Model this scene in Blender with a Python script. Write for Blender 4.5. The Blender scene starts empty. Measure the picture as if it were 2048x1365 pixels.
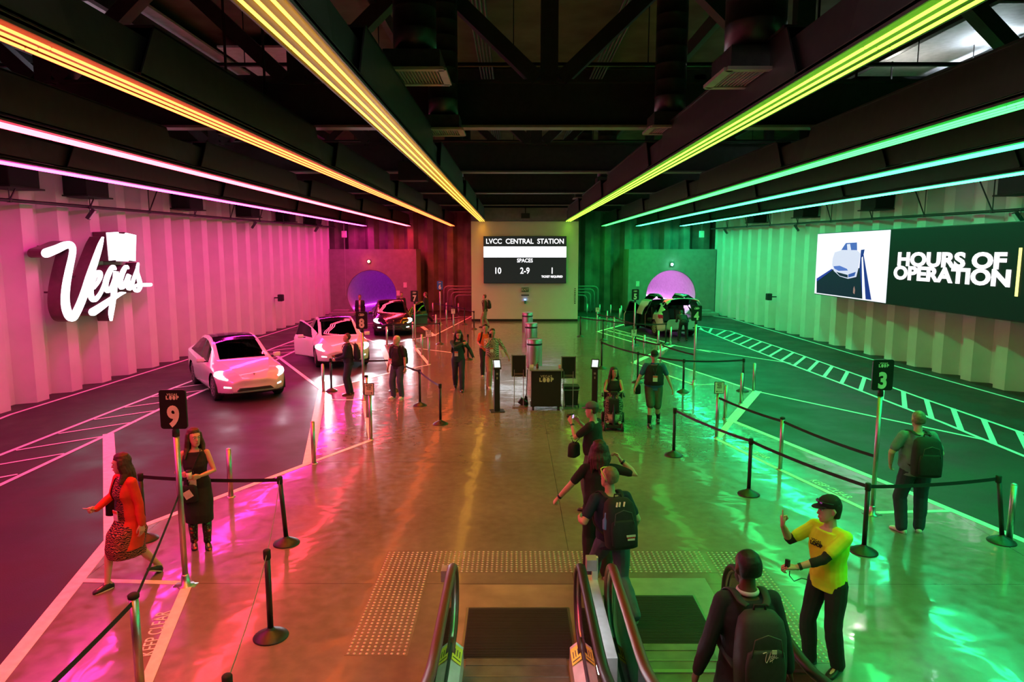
import bpy, bmesh, math, random
import numpy as np
from mathutils import Vector, Matrix, noise
random.seed(7)
SC = bpy.context.scene
COL = SC.collection
PI = math.pi
# ---------------------------------------------------------------- camera, world, exposure
CAM_H, PITCH, YAW, FPX = 4.05, math.radians(7.43), math.atan(3/1365), 1365.0
cd = bpy.data.cameras.new('camera'); cam = bpy.data.objects.new('camera', cd); COL.objects.link(cam)
cd.sensor_width = 36; cd.lens = FPX*36/2048; cd.clip_start = 0.05; cd.clip_end = 300
cam.location = (0, 0, CAM_H); cam.rotation_euler = (PI/2-PITCH, 0, YAW)
SC.camera = cam
w = bpy.data.worlds.new('world'); SC.world = w; w.use_nodes = True
w.node_tree.nodes['Background'].inputs[0].default_value = (.5, .6, .8, 1)
w.node_tree.nodes['Background'].inputs[1].default_value = 0.004
SC.view_settings.view_transform = 'Standard'; SC.view_settings.look = 'None'
SC.view_settings.exposure = 0.0; SC.view_settings.gamma = 1.0; SC.view_settings.use_curve_mapping = False
try:
    SC.cycles.use_denoising = True; SC.cycles.max_bounces = 5; SC.cycles.diffuse_bounces = 3; SC.cycles.glossy_bounces = 3; SC.cycles.use_adaptive_sampling = True; SC.cycles.adaptive_threshold = 0.08; SC.cycles.use_light_tree = True; SC.cycles.sample_clamp_indirect = 6.0
    SC.cycles.caustics_reflective = False; SC.cycles.caustics_refractive = False
except Exception: pass
LED = 9.0      # radiance of the light tubes' glow
LEDW = 17.0    # watts per metre sent down by each lensed strip
def ground(px, py, z=0.0):      # survey helper: where the sight line of a surveyed point meets the level z
    c, s = math.cos(PITCH), math.sin(PITCH)
    u = (px-1024)/FPX; v = (682.5-py)/FPX
    y, zz = c+v*s, -s+v*c
    cy, sy = math.cos(YAW), math.sin(YAW)
    x, y = u*cy-y*sy, u*sy+y*cy
    t = (z-CAM_H)/zz
    return Vector((x*t, y*t, z))
def onplane(px, py, X):         # the same on the upright plane x = X
    c, s = math.cos(PITCH), math.sin(PITCH)
    u = (px-1024)/FPX; v = (682.5-py)/FPX
    y, zz = c+v*s, -s+v*c
    cy, sy = math.cos(YAW), math.sin(YAW)
    x, y = u*cy-y*sy, u*sy+y*cy
    t = X/x
    return Vector((X, y*t, CAM_H+zz*t))
# ---------------------------------------------------------------- materials
MATS = {}
def mat(name, col=(.5,.5,.5), rough=.5, metal=0, emit=None, es=1.0, vary=.12, scale=6, bump=0.0, spec=.5, coat=0, alpha=1, trans=0):
    if name in MATS: return MATS[name]
    m = bpy.data.materials.new(name); m.use_nodes = True; nt = m.node_tree; b = nt.nodes['Principled BSDF']
    c = (*col, 1)
    b.inputs['Roughness'].default_value = rough; b.inputs['Metallic'].default_value = metal
    b.inputs['Specular IOR Level'].default_value = spec
    if coat: b.inputs['Coat Weight'].default_value = coat; b.inputs['Coat Roughness'].default_value = .03
    if alpha < 1: b.inputs['Alpha'].default_value = alpha
    if trans: b.inputs['Transmission Weight'].default_value = trans
    if emit:
        b.inputs['Emission Color'].default_value = (*emit, 1); b.inputs['Emission Strength'].default_value = es
    tc = nt.nodes.new('ShaderNodeTexCoord'); n = nt.nodes.new('ShaderNodeTexNoise'); n.inputs['Scale'].default_value = scale
    n.inputs['Detail'].default_value = 4
    nt.links.new(tc.outputs['Object'], n.inputs['Vector'])
    r = nt.nodes.new('ShaderNodeValToRGB')
    r.color_ramp.elements[0].position = .3; r.color_ramp.elements[1].position = .7
    r.color_ramp.elements[0].color = tuple(min(1, x*(1-vary)) for x in col)+(1,)
    r.color_ramp.elements[1].color = tuple(min(1, x*(1+vary)) for x in col)+(1,)
    nt.links.new(n.outputs['Fac'], r.inputs['Fac']); nt.links.new(r.outputs['Color'], b.inputs['Base Color'])
    if bump:
        bp = nt.nodes.new('ShaderNodeBump'); bp.inputs['Strength'].default_value = bump; bp.inputs['Distance'].default_value = .02
        nt.links.new(n.outputs['Fac'], bp.inputs['Height']); nt.links.new(bp.outputs['Normal'], b.inputs['Normal'])
    MATS[name] = m; return m
def nodes(name):
    m = bpy.data.materials.new(name); m.use_nodes = True; MATS[name] = m
    return m, m.node_tree, m.node_tree.nodes['Principled BSDF']
def N(nt, t, **k):
    n = nt.nodes.new(t)
    for a, v in k.items(): setattr(n, a, v)
    return n
def ramp(nt, src, stops):
    r = N(nt, 'ShaderNodeValToRGB')
    while len(r.color_ramp.elements) < len(stops): r.color_ramp.elements.new(.5)
    for e, (p, c) in zip(r.color_ramp.elements, stops):
        e.position = p; e.color = (*c, 1) if not isinstance(c, (int, float)) else (c, c, c, 1)
    nt.links.new(src, r.inputs['Fac']); return r
def floor_material():
    m, nt, b = nodes('polished_concrete'); L = nt.links
    tc = N(nt, 'ShaderNodeTexCoord')
    big = N(nt, 'ShaderNodeTexNoise'); big.inputs['Scale'].default_value = .45; big.inputs['Detail'].default_value = 5
    fine = N(nt, 'ShaderNodeTexNoise'); fine.inputs['Scale'].default_value = 7; fine.inputs['Detail'].default_value = 6
    L.new(tc.outputs['Object'], big.inputs['Vector']); L.new(tc.outputs['Object'], fine.inputs['Vector'])
    base = ramp(nt, big.outputs['Fac'], [(.3, (.18,.148,.125)), (.7, (.26,.222,.19))])
    f2 = ramp(nt, fine.outputs['Fac'], [(.3, .82), (.75, 1.0)])
    mx = N(nt, 'ShaderNodeMix', data_type='RGBA', blend_type='MULTIPLY'); mx.inputs[0].default_value = 1
    L.new(base.outputs[0], mx.inputs[6]); L.new(f2.outputs[0], mx.inputs[7])
    # saw-cut joints
    sx = N(nt, 'ShaderNodeSeparateXYZ'); L.new(tc.outputs['Object'], sx.inputs[0])
    def joint(sock, off, per):
        a = N(nt, 'ShaderNodeMath', operation='SUBTRACT'); L.new(sock, a.inputs[0]); a.inputs[1].default_value = off
        p = N(nt, 'ShaderNodeMath', operation='PINGPONG'); L.new(a.outputs[0], p.inputs[0]); p.inputs[1].default_value = per/2
        c = N(nt, 'ShaderNodeMath', operation='LESS_THAN'); L.new(p.outputs[0], c.inputs[0]); c.inputs[1].default_value = .006
        return c.outputs[0]
    j1 = joint(sx.outputs[0], .75, 6.1); j2 = joint(sx.outputs[1], 7.93, 4.9)
    jm = N(nt, 'ShaderNodeMath', operation='MAXIMUM'); L.new(j1, jm.inputs[0]); L.new(j2, jm.inputs[1])
    mj = N(nt, 'ShaderNodeMix', data_type='RGBA'); L.new(jm.outputs[0], mj.inputs[0]); L.new(mx.outputs[2], mj.inputs[6]); mj.inputs[7].default_value = (.1,.08,.07,1)
    L.new(mj.outputs[2], b.inputs['Base Color'])
    rr = ramp(nt, fine.outputs['Fac'], [(.3, .13), (.7, .25)]); L.new(rr.outputs[0], b.inputs['Roughness'])
    # long low waves in the polish
    mp = N(nt, 'ShaderNodeMapping'); mp.inputs['Scale'].default_value = (1, 1.0, 1); L.new(tc.outputs['Object'], mp.inputs[0])
    wv = N(nt, 'ShaderNodeTexNoise'); wv.inputs['Scale'].default_value = 1.3; wv.inputs['Detail'].default_value = 2.5; wv.inputs['Distortion'].default_value = .6
    L.new(mp.outputs[0], wv.inputs['Vector'])
    bp = N(nt, 'ShaderNodeBump'); bp.inputs['Strength'].default_value = .55; bp.inputs['Distance'].default_value = .019
    L.new(wv.outputs['Fac'], bp.inputs['Height']); L.new(bp.outputs[0], b.inputs['Normal'])
    b.inputs['Specular IOR Level'].default_value = .75
    b.inputs['Coat Weight'].default_value = .35; b.inputs['Coat Roughness'].default_value = .05
    L.new(bp.outputs[0], b.inputs['Coat Normal'])
    return m
def asphalt_material():
    m, nt, b = nodes('asphalt'); L = nt.links
    tc = N(nt, 'ShaderNodeTexCoord')
    n = N(nt, 'ShaderNodeTexNoise'); n.inputs['Scale'].default_value = 60; n.inputs['Detail'].default_value = 4
    g = N(nt, 'ShaderNodeTexNoise'); g.inputs['Scale'].default_value = .8; g.inputs['Detail'].default_value = 5
    L.new(tc.outputs['Object'], n.inputs['Vector']); L.new(tc.outputs['Object'], g.inputs['Vector'])
    r = ramp(nt, g.outputs['Fac'], [(.3, (.024,.020,.018)), (.72, (.048,.040,.036))]); L.new(r.outputs[0], b.inputs['Base Color'])
    q = ramp(nt, g.outputs['Fac'], [(.35, .38), (.65, .6)]); L.new(q.outputs[0], b.inputs['Roughness'])
    b.inputs['Specular IOR Level'].default_value = .2
    bp = N(nt, 'ShaderNodeBump'); bp.inputs['Strength'].default_value = .35; bp.inputs['Distance'].default_value = .004
    L.new(n.outputs['Fac'], bp.inputs['Height']); L.new(bp.outputs[0], b.inputs['Normal'])
    return m
def check_material(name, c1, c2, scale):
    m, nt, b = nodes(name); L = nt.links
    tc = N(nt, 'ShaderNodeTexCoord'); k = N(nt, 'ShaderNodeTexChecker'); k.inputs['Scale'].default_value = scale
    k.inputs[1].default_value = (*c1, 1); k.inputs[2].default_value = (*c2, 1)
    L.new(tc.outputs['Object'], k.inputs[0]); L.new(k.outputs[0], b.inputs['Base Color']); b.inputs['Roughness'].default_value = .85
    return m
def wave_material(name, c1, c2, scale, dist=6, band=.5):
    m, nt, b = nodes(name); L = nt.links
    tc = N(nt, 'ShaderNodeTexCoord'); k = N(nt, 'ShaderNodeTexWave'); k.inputs['Scale'].default_value = scale
    k.bands_direction = 'Z'; k.inputs['Distortion'].default_value = dist; k.inputs['Detail'].default_value = 2; k.inputs['Detail Scale'].default_value = 1.5
    L.new(tc.outputs['Object'], k.inputs[0]); r = ramp(nt, k.outputs['Fac'], [(band, c1), (band+.06, c2)])
    L.new(r.outputs[0], b.inputs['Base Color']); b.inputs['Roughness'].default_value = .8
    return m
def flower_material():
    m, nt, b = nodes('floral_boot_leather'); L = nt.links
    tc = N(nt, 'ShaderNodeTexCoord'); v = N(nt, 'ShaderNodeTexVoronoi'); v.inputs['Scale'].default_value = 11
    L.new(tc.outputs['Object'], v.inputs['Vector'])
    r = ramp(nt, v.outputs['Distance'], [(.0, (.75,.6,.4)), (.16, (.6,.05,.03)), (.34, (.02,.02,.02)), (.36, (.015,.015,.015))])
    v2 = N(nt, 'ShaderNodeTexVoronoi'); v2.inputs['Scale'].default_value = 26; L.new(tc.outputs['Object'], v2.inputs['Vector'])
    r2 = ramp(nt, v2.outputs['Distance'], [(.0, (.1,.35,.06)), (.28, (.1,.3,.05)), (.32, (0,0,0)), (1, (0,0,0))])
    mx = N(nt, 'ShaderNodeMix', data_type='RGBA', blend_type='ADD'); mx.inputs[0].default_value = 1
    L.new(r.outputs[0], mx.inputs[6]); L.new(r2.outputs[0], mx.inputs[7]); L.new(mx.outputs[2], b.inputs['Base Color'])
    b.inputs['Roughness'].default_value = .4
    return m
def glass_material(name, tint, amount, rough=.02):
    m, nt, b = nodes(name); L = nt.links; out = nt.nodes['Material Output']
    t = N(nt, 'ShaderNodeBsdfTransparent'); t.inputs[0].default_value = (*tint, 1)
    g = N(nt, 'ShaderNodeBsdfGlossy'); g.inputs['Roughness'].default_value = rough
    f = N(nt, 'ShaderNodeFresnel'); f.inputs[0].default_value = 1.5
    ad = N(nt, 'ShaderNodeMath', operation='ADD'); L.new(f.outputs[0], ad.inputs[0]); ad.inputs[1].default_value = amount
    s = N(nt, 'ShaderNodeMixShader'); L.new(ad.outputs[0], s.inputs[0]); L.new(t.outputs[0], s.inputs[1]); L.new(g.outputs[0], s.inputs[2])
    L.new(s.outputs[0], out.inputs['Surface'])
    return m
M_floor = floor_material(); M_asph = asphalt_material()
M_white = mat('line_paint', (.78,.76,.72), .55, vary=.1, scale=9)
M_wallp = mat('sheet_pile_paint', (.70,.67,.66), .6, vary=.05, scale=1.5)
M_back = mat('bare_sheet_pile', (.20,.17,.15), .7, vary=.35, scale=1.1)
M_conc = mat('portal_concrete', (.30,.27,.25), .85, vary=.12, scale=3, bump=.2)
M_pier = mat('pier_plaster', (.66,.64,.60), .7, vary=.03, scale=2)
M_pier2 = mat('pier_header', (.25,.23,.27), .7)
M_steel = mat('ceiling_black_steel', (.035,.037,.038), .45, vary=.2, metal=.0)
M_steelL = mat('grey_flange', (.22,.22,.21), .5)
M_deck = mat('ceiling_deck', (.10,.09,.055), .9, vary=.3, scale=1.2)
M_deckw = mat('white_ceiling_panel', (.6,.58,.6), .6)
M_duct = mat('duct_metal', (.10,.11,.11), .38, metal=.6, vary=.2)
M_grille = mat('grille_frame', (.42,.40,.38), .5)
M_alu = mat('brushed_aluminium', (.55,.54,.52), .35, metal=.9, vary=.08, scale=20)
M_led_pan = mat('fixture_pan', (.09,.09,.085), .5, metal=.0)
M_stain = mat('stainless_steel', (.52,.51,.5), .36, metal=1, vary=.05, scale=12)
M_blk = mat('black_powder_coat', (.018,.018,.019), .4)
M_blkm = mat('black_matte', (.012,.012,.013), .8)
M_belt = mat('belt_webbing', (.02,.016,.022), .7)
M_rub = mat('black_rubber', (.02,.02,.02), .55)
M_signb = mat('sign_black', (.015,.017,.016), .35)
M_signt = mat('sign_lettering', (.74,.76,.66), .5)
M_signblue = mat('sign_blue', (.03,.2,.75), .4)
M_card = mat('sign_card', (.8,.78,.72), .6)
M_redp = mat('red_paint', (.6,.03,.02), .5)
def emis(name, col, s): return mat(name, (.008,.008,.008), .5, emit=col, es=s, vary=0, spec=.12)
M_ewhite = emis('lit_white', (1,.96,1), 3.2)
M_etext = emis('lit_text', (1,.98,1), 1.6)
# ---------------------------------------------------------------- mesh helpers
def newobj(name, bm, m, parent=None, smooth=False, loc=None):
    me = bpy.data.meshes.new(name)
    if isinstance(bm, bmesh.types.BMesh): bm.to_mesh(me); bm.free()
    else: me = bm
    if m is not None:
        for q in (m if isinstance(m, (list, tuple)) else [m]): me.materials.append(q)
    o = bpy.data.objects.new(name, me); COL.objects.link(o)
    if parent: o.parent = parent
    if loc is not None: o.location = loc
    if smooth:
        me.polygons.foreach_set('use_smooth', [True]*len(me.polygons))
    return o
def tag(o, label=None, cat=None, group=None, kind=None):
    if label: o['label'] = label
    if cat: o['category'] = cat
    if group: o['group'] = group
    if kind: o['kind'] = kind
    return o
def thing(name, label, cat, loc=(0,0,0), rz=0, group=None):
    o = bpy.data.objects.new(name, None); COL.objects.link(o); o.location = loc; o.rotation_euler = (0,0,rz)
    o.empty_display_size = .2
    return tag(o, label, cat, group)
def struct(name, bm, m, smooth=False): return tag(newobj(name, bm, m, None, smooth), kind='structure')
def BM(): return bmesh.new()
def box(bm, c, s, rz=0, bev=0, rot=None, mi=0):
    r = bmesh.ops.create_cube(bm, size=1)
    vs = r['verts']
    bmesh.ops.scale(bm, vec=s, verts=vs)
    fs = list({f for v in vs for f in v.link_faces})
    for f in fs: f.material_index = mi
    if bev:
        es = list({e for v in vs for e in v.link_edges})
        rb = bmesh.ops.bevel(bm, geom=es, offset=bev, segments=2, affect='EDGES', profile=.7)
        vs = list({v for f in rb['faces'] for v in f.verts} | {v for v in vs if v.is_valid})
    mt = rot.to_4x4() if rot is not None else Matrix.Rotation(rz, 4, 'Z')
    bmesh.ops.transform(bm, matrix=Matrix.Translation(Vector(c)) @ mt, verts=vs)
    return vs
def beam(bm, a, b, wid, hgt, up=(0,0,1)):
    a, b = Vector(a), Vector(b); d = b-a; y = d.normalized(); x = y.cross(Vector(up))
    if x.length < 1e-4: x = y.cross(Vector((1,0,0)))
    x.normalize(); z = x.cross(y)
    R = Matrix((x, y, z)).transposed()
    return box(bm, (a+b)/2, (wid, d.length, hgt), rot=R)
def frames(pts):
    out = []; prev = None; n = len(pts)
    for i in range(n):
        t = (pts[min(i+1, n-1)]-pts[max(i-1, 0)]).normalized()
        if prev is None:
            a = Vector((0,0,1)) if abs(t.z) < .9 else Vector((1,0,0))
            x = a.cross(t).normalized()
        else:
            x = prev - t*prev.dot(t)
            x = x.normalized() if x.length > 1e-6 else t.orthogonal().normalized()
        prev = x; out.append((x, t.cross(x).normalized(), t))
    return out
def loft(bm, rings, cap=True, mi=0, close=False):
    vr = [[bm.verts.new(p) for p in r] for r in rings]; n = len(rings[0])
    pairs = list(zip(vr[:-1], vr[1:])) + ([(vr[-1], vr[0])] if close else [])
    for a, b in pairs:
        for i in range(n):
            f = bm.faces.new((a[i], a[(i+1) % n], b[(i+1) % n], b[i])); f.material_index = mi
    if cap and not close:
        f = bm.faces.new(list(reversed(vr[0]))); f.material_index = mi
        f = bm.faces.new(vr[-1]); f.material_index = mi
    return vr
def tube(bm, pts, r, n=8, cap=True, mi=0, flat=1.0, round_ends=False, close=False, xdir=None):
    pts = [Vector(p) for p in pts]
    rs = list(r) if isinstance(r, (list, tuple)) else [r]*len(pts)
    if round_ends:
        d0 = (pts[0]-pts[1]).normalized(); d1 = (pts[-1]-pts[-2]).normalized(); a, b = rs[0], rs[-1]
        pts = [pts[0]+d0*a*.95, pts[0]+d0*a*.6]+pts+[pts[-1]+d1*b*.6, pts[-1]+d1*b*.95]
        rs = [a*.3, a*.8]+rs+[b*.8, b*.3]
    fr = frames(pts); rings = []
    for p, q, (x, y, t) in zip(pts, rs, fr):
        if xdir is not None:
            x = Vector(xdir) - t*t.dot(Vector(xdir)); x.normalize(); y = t.cross(x)
        rings.append([p+x*math.cos(2*PI*i/n)*q+y*math.sin(2*PI*i/n)*q*flat for i in range(n)])
    return loft(bm, rings, cap, mi, close)
def lathe(bm, prof, n=20, c=(0,0,0), mi=0):
    c = Vector(c)
    loft(bm, [[c+Vector((r*math.cos(2*PI*i/n), r*math.sin(2*PI*i/n), z)) for i in range(n)] for r, z in prof], True, mi)
def prism(bm, poly, d, mi=0):
    """poly: list of 3D points in a plane; d: extrusion vector"""
    d = Vector(d); a = [bm.verts.new(p) for p in poly]; b = [bm.verts.new(Vector(p)+d) for p in poly]; n = len(a)
    fs = [bm.faces.new(a), bm.faces.new(list(reversed(b)))]
    for i in range(n): fs.append(bm.faces.new((a[i], b[i], b[(i+1) % n], a[(i+1) % n])))
    for f in fs: f.material_index = mi
    return fs
def fixn(bm): bmesh.ops.recalc_face_normals(bm, faces=bm.faces); return bm
def text_bm(s, size, M, depth=.004, bold=0.0, spacing=1.0, align='CENTER', sx=1.0, line=1.0):
    cu = bpy.data.curves.new('t', 'FONT'); cu.body = s; cu.size = size; cu.extrude = depth/2; cu.align_x = align; cu.align_y = 'CENTER'
    cu.offset = bold; cu.space_character = spacing; cu.space_line = line; cu.resolution_u = 4
    o = bpy.data.objects.new('t', cu); COL.objects.link(o)
    me = bpy.data.meshes.new_from_object(o.evaluated_get(bpy.context.evaluated_depsgraph_get()))
    bm = bmesh.new(); bm.from_mesh(me)
    bmesh.ops.transform(bm, matrix=M @ Matrix.Diagonal((sx,1,1,1)), verts=bm.verts)
    bpy.data.objects.remove(o); bpy.data.curves.remove(cu); bpy.data.meshes.remove(me)
    return bm
def textm(name, s, size, loc, xdir, updir, m, parent, **k):
    x = Vector(xdir).normalized(); u = Vector(updir).normalized(); z = x.cross(u)
    M = Matrix.Translation(Vector(loc)) @ Matrix((x, u, z)).transposed().to_4x4()
    return newobj(name, text_bm(s, size, M, **k), m, parent)
def copy_tree(o, loc=None, rz=None, label=None):
    c = o.copy(); COL.objects.link(c)
    if loc is not None: c.location = loc
    if rz is not None: c.rotation_euler = (0,0,rz)
    if label: c['label'] = label
    def rec(s, d):
        for ch in s.children:
            k = ch.copy(); COL.objects.link(k); k.parent = d; rec(ch, k)
    rec(o, c); return c
# ================================================================ SETTING
Y0, Y1 = -1.5, 47.5
def wx_left(y): return -12.95+.031*(y-17)
def wx_right(y): return 14.55-.046*(y-18)
bm = BM(); prism(bm, [(-14.2,Y0,-.1),(15.6,Y0,-.1),(15.6,48,-.1),(-14.2,48,-.1)], (0,0,.1)); fixn(bm)
floor = struct('floor', bm, M_asph)
Lb = [(225,1076),(617,928),(644,781),(785,745),(764,691),(868,672),(840,651),(944,633)]
Rb = [(1154,634),(1256,642),(1258,647),(1222,658),(1345,691),(1317,720),(1514,784),(1463,842),(2048,1083)]
pl = [ground(0,1355)+(ground(0,1355)-ground(225,1076))*.8]+[ground(*p) for p in Lb]+[Vector((-2.46,46,0)),Vector((3.77,46,0))]+[ground(*p) for p in Rb]
e = ground(2048,1083)+(ground(2048,1083)-ground(1463,842))*.55; pl += [e, Vector((e.x,Y0,0)), Vector((pl[0].x,Y0,0))]
bm = BM(); prism(bm, [Vector((p.x,p.y,.001)) for p in pl], (0,0,.004))
bmesh.ops.triangulate(bm, faces=[f for f in bm.faces if len(f.verts) > 4]); fixn(bm)
plaza = newobj('concrete_paving', bm, M_floor, floor)
LINE_N = [0]
def gline(pts, wd, z=.0052, name='painted_line'):
    LINE_N[0] += 1; z += (LINE_N[0] % 17)*.00023
    bm = BM()
    P = [Vector((p[0],p[1],0)) if isinstance(p, Vector) else ground(*p) for p in pts]
    for i, (a, b) in enumerate(zip(P[:-1], P[1:])):
        d = (b-a); L = d.length; d = d.normalized(); n = Vector((-d.y, d.x, 0))*wd/2; a2 = a-d*wd*.3; b2 = b+d*wd*.3
        zz = z+.00012*(i % 2)
        prism(bm, [v+Vector((0,0,zz)) for v in (a2+n, a2-n, b2-n, b2+n)], (0,0,.0018))
    return newobj(name, fixn(bm), M_white, floor)
# left road
gline([(-30,850),(21,830),(387,716),(655,634),(700,624)], .10)
A = [(-40,927),(207,830),(383,763),(547,697),(640,663),(690,647)]; B = [(-40,990),(216,870),(324,817),(551,721),(617,690),(690,658)]
gline(A, .10); gline(B, .10)
a0, a1 = ground(207,830), ground(547,697); b0, b1 = ground(216,870), ground(551,721)
dA = (a1-a0).normalized(); dB = (b1-b0).normalized()
for k in range(-4, 13):
    p = ground(119,868)+dA*(k*1.30); q = ground(270,845)+dB*(k*1.30)
    if p.y > 8: gline([p, q], .07)
gline([(225,1076),(217,870)], .22); gline([(-20,1380),(225,1076)], .17)
gline([(225,1076),(617,928)], .12); gline([(617,928),(644,781)], .22); gline([(644,781),(553,712)], .12)
gline([(644,781),(785,745)], .11); gline([(785,745),(764,691)], .22); gline([(764,691),(705,668)], .12)
gline([(764,691),(868,672)], .11); gline([(868,672),(840,651)], .22); gline([(868,672),(944,633)], .08)
gline([(700,650),(860,640),(944,633)], .1)
gline([(374,1173),(285,1385)], .12); gline([(158,1162),(360,1167)], .09)
gline([(617,928),(740,882)], .10); gline([(742,881),(727,803)], .10); gline([(650,800),(727,801)], .06)
gline([(905,706),(830,697)], .08); gline([(832,698),(858,730)], .12); gline([(860,730),(785,745)], .08)
# right road
gline([(1390,627),(1463,638),(1716,712),(2030,800),(2100,820)], .10)
UA = [(1390,652),(1460,663),(1571,700),(1732,757),(1837,795),(2100,886)]; UB = [(1390,655),(1463,684),(1577,728),(1704,776),(1887,847),(2100,935)]
gline(UA, .10); gline(UB, .10)
def along(P, s):
    P = [ground(*p) for p in P]; P.reverse()
    for a, b in zip(P[:-1], P[1:]):
        L = (b-a).length
        if s <= L: return a+(b-a)*s/L
        s -= L
    return P[-1]
for k in range(0, 26): gline([along(UA, .9+k*1.12), along(UB, .45+k*1.12)], .12)
gline([(1400,700),(1580,727)], .10); gline([(1514,784),(1748,834),(1979,883)], .10)
gline([(1514,784),(1463,842)], .24); gline([(1463,842),(1436,876)], .16)
gline([(1463,842),(1799,978),(2060,1088)], .13); gline([(1433,879),(1552,937),(1742,1026)], .09); gline([(1742,1027),(1906,1023)], .09)
gline([(1314,719),(1514,784)], .10); gline([(1345,691),(1268,726)], .22); gline([(1345,691),(1420,705)], .10); gline([(1268,727),(1339,753),(1390,771)], .09); gline([(1390,771),(1433,769)], .08)
gline([(1258,647),(1195,664)], .16); gline([(1222,658),(1338,687)], .09); gline([(1216,662),(1338,694)], .09); gline([(1195,664),(1263,684)], .09); gline([(1154,634),(1256,642)], .09)
for s, a, b in (('KEEP CLEAR',(299,1325),(340,1215)), ('KEEP CLEAR',(1468,889),(1540,922)), ('KEEP CLEAR',(1612,958),(1706,1003))):
    a, b = ground(*a), ground(*b); d = (b-a); Ld = d.length; up = Vector((-d.y, d.x, 0)).normalized()
    textm('painted_lettering', s, .215, (a+b)/2+Vector((0,0,.0075))+up*.04, d, up, M_white, floor, depth=.003, sx=Ld/1.42)
# corrugated walls
def pile(name, fx, y0, y1, z0, z1, side, m, per=1.4, depth=.42):
    pts = []; y = y0
    while y < y1:
        for f, d in ((0,0), (.33,0), (.5,1), (.83,1)): pts.append((y+f*per, d))
        y += per
    bm = BM(); out = []
    for yy, d in pts: out.append((fx(yy)-side*(-depth*d), yy) if False else (fx(yy)+side*depth*d, yy))
    va = [bm.verts.new((x, yy, z0)) for x, yy in out]; vb = [bm.verts.new((x, yy, z1)) for x, yy in out]
    vc = [bm.verts.new((x+side*(.03), yy, z0)) for x, yy in out]; vd = [bm.verts.new((x+side*(.03), yy, z1)) for x, yy in out]
    for i in range(len(va)-1):
        bm.faces.new((va[i], va[i+1], vb[i+1], vb[i])); bm.faces.new((vc[i], vc[i+1], vd[i+1], vd[i]))
        bm.faces.new((va[i], vc[i], vc[i+1], va[i+1])); bm.faces.new((vb[i], vd[i], vd[i+1], vb[i+1]))
    return struct(name, fixn(bm), m)
pile('wall_left', wx_left, 16.72-1.4*13, 46.0, 0, 6.6, -1, M_wallp)
pile('wall_right', wx_right, 17.0-1.4*13, 46.0, 0, 6.6, 1, M_wallp)
bm = BM(); x = -14.0; pts = []
while x < 15.4:
    for f, d in ((0,0), (.3,0), (.5,1), (.8,1)): pts.append((x+f*1.35, 47.2+.4*d))
    x += 1.35
zf = lambda a: 4.22 if (-12.1 < a < -6.6 or 7.7 < a < 13.2) else 0
va = [bm.verts.new((a, b, zf(a))) for a, b in pts]; vb = [bm.verts.new((a, b, 10)) for a, b in pts]
vc = [bm.verts.new((a, b+.04, zf(a))) for a, b in pts]; vd = [bm.verts.new((a, b+.04, 10)) for a, b in pts]
for i in range(len(va)-1):
    bm.faces.new((va[i], va[i+1], vb[i+1], vb[i])); bm.faces.new((vc[i], vc[i+1], vd[i+1], vd[i]))
struct('wall_back', fixn(bm), M_back)
# upper side walls and ceiling deck
for nm, x in (('wall_upper_left', -13.9), ('wall_upper_right', 15.4)):
    bm = BM(); box(bm, (x, 23, 8.3), (.2, 49, 3.4)); struct(nm, bm, M_blkm)
bm = BM(); box(bm, (.75, 23, 10.1), (29.6, 49, .2)); struct('ceiling', bm, M_deck)
# central pier
bm = BM(); box(bm, (.655, 43, 2.905), (6.23, 6, 5.81)); struct('wall_pier', bm, M_pier)
bm = BM(); box(bm, (.655, 43.05, 6.2), (6.23, 5.9, .78)); struct('wall_pier_header', bm, M_pier2)
bm = BM(); box(bm, (.655, 39.985, .07), (6.23, .03, .14)); struct('baseboard_pier', bm, M_blk)
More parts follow.
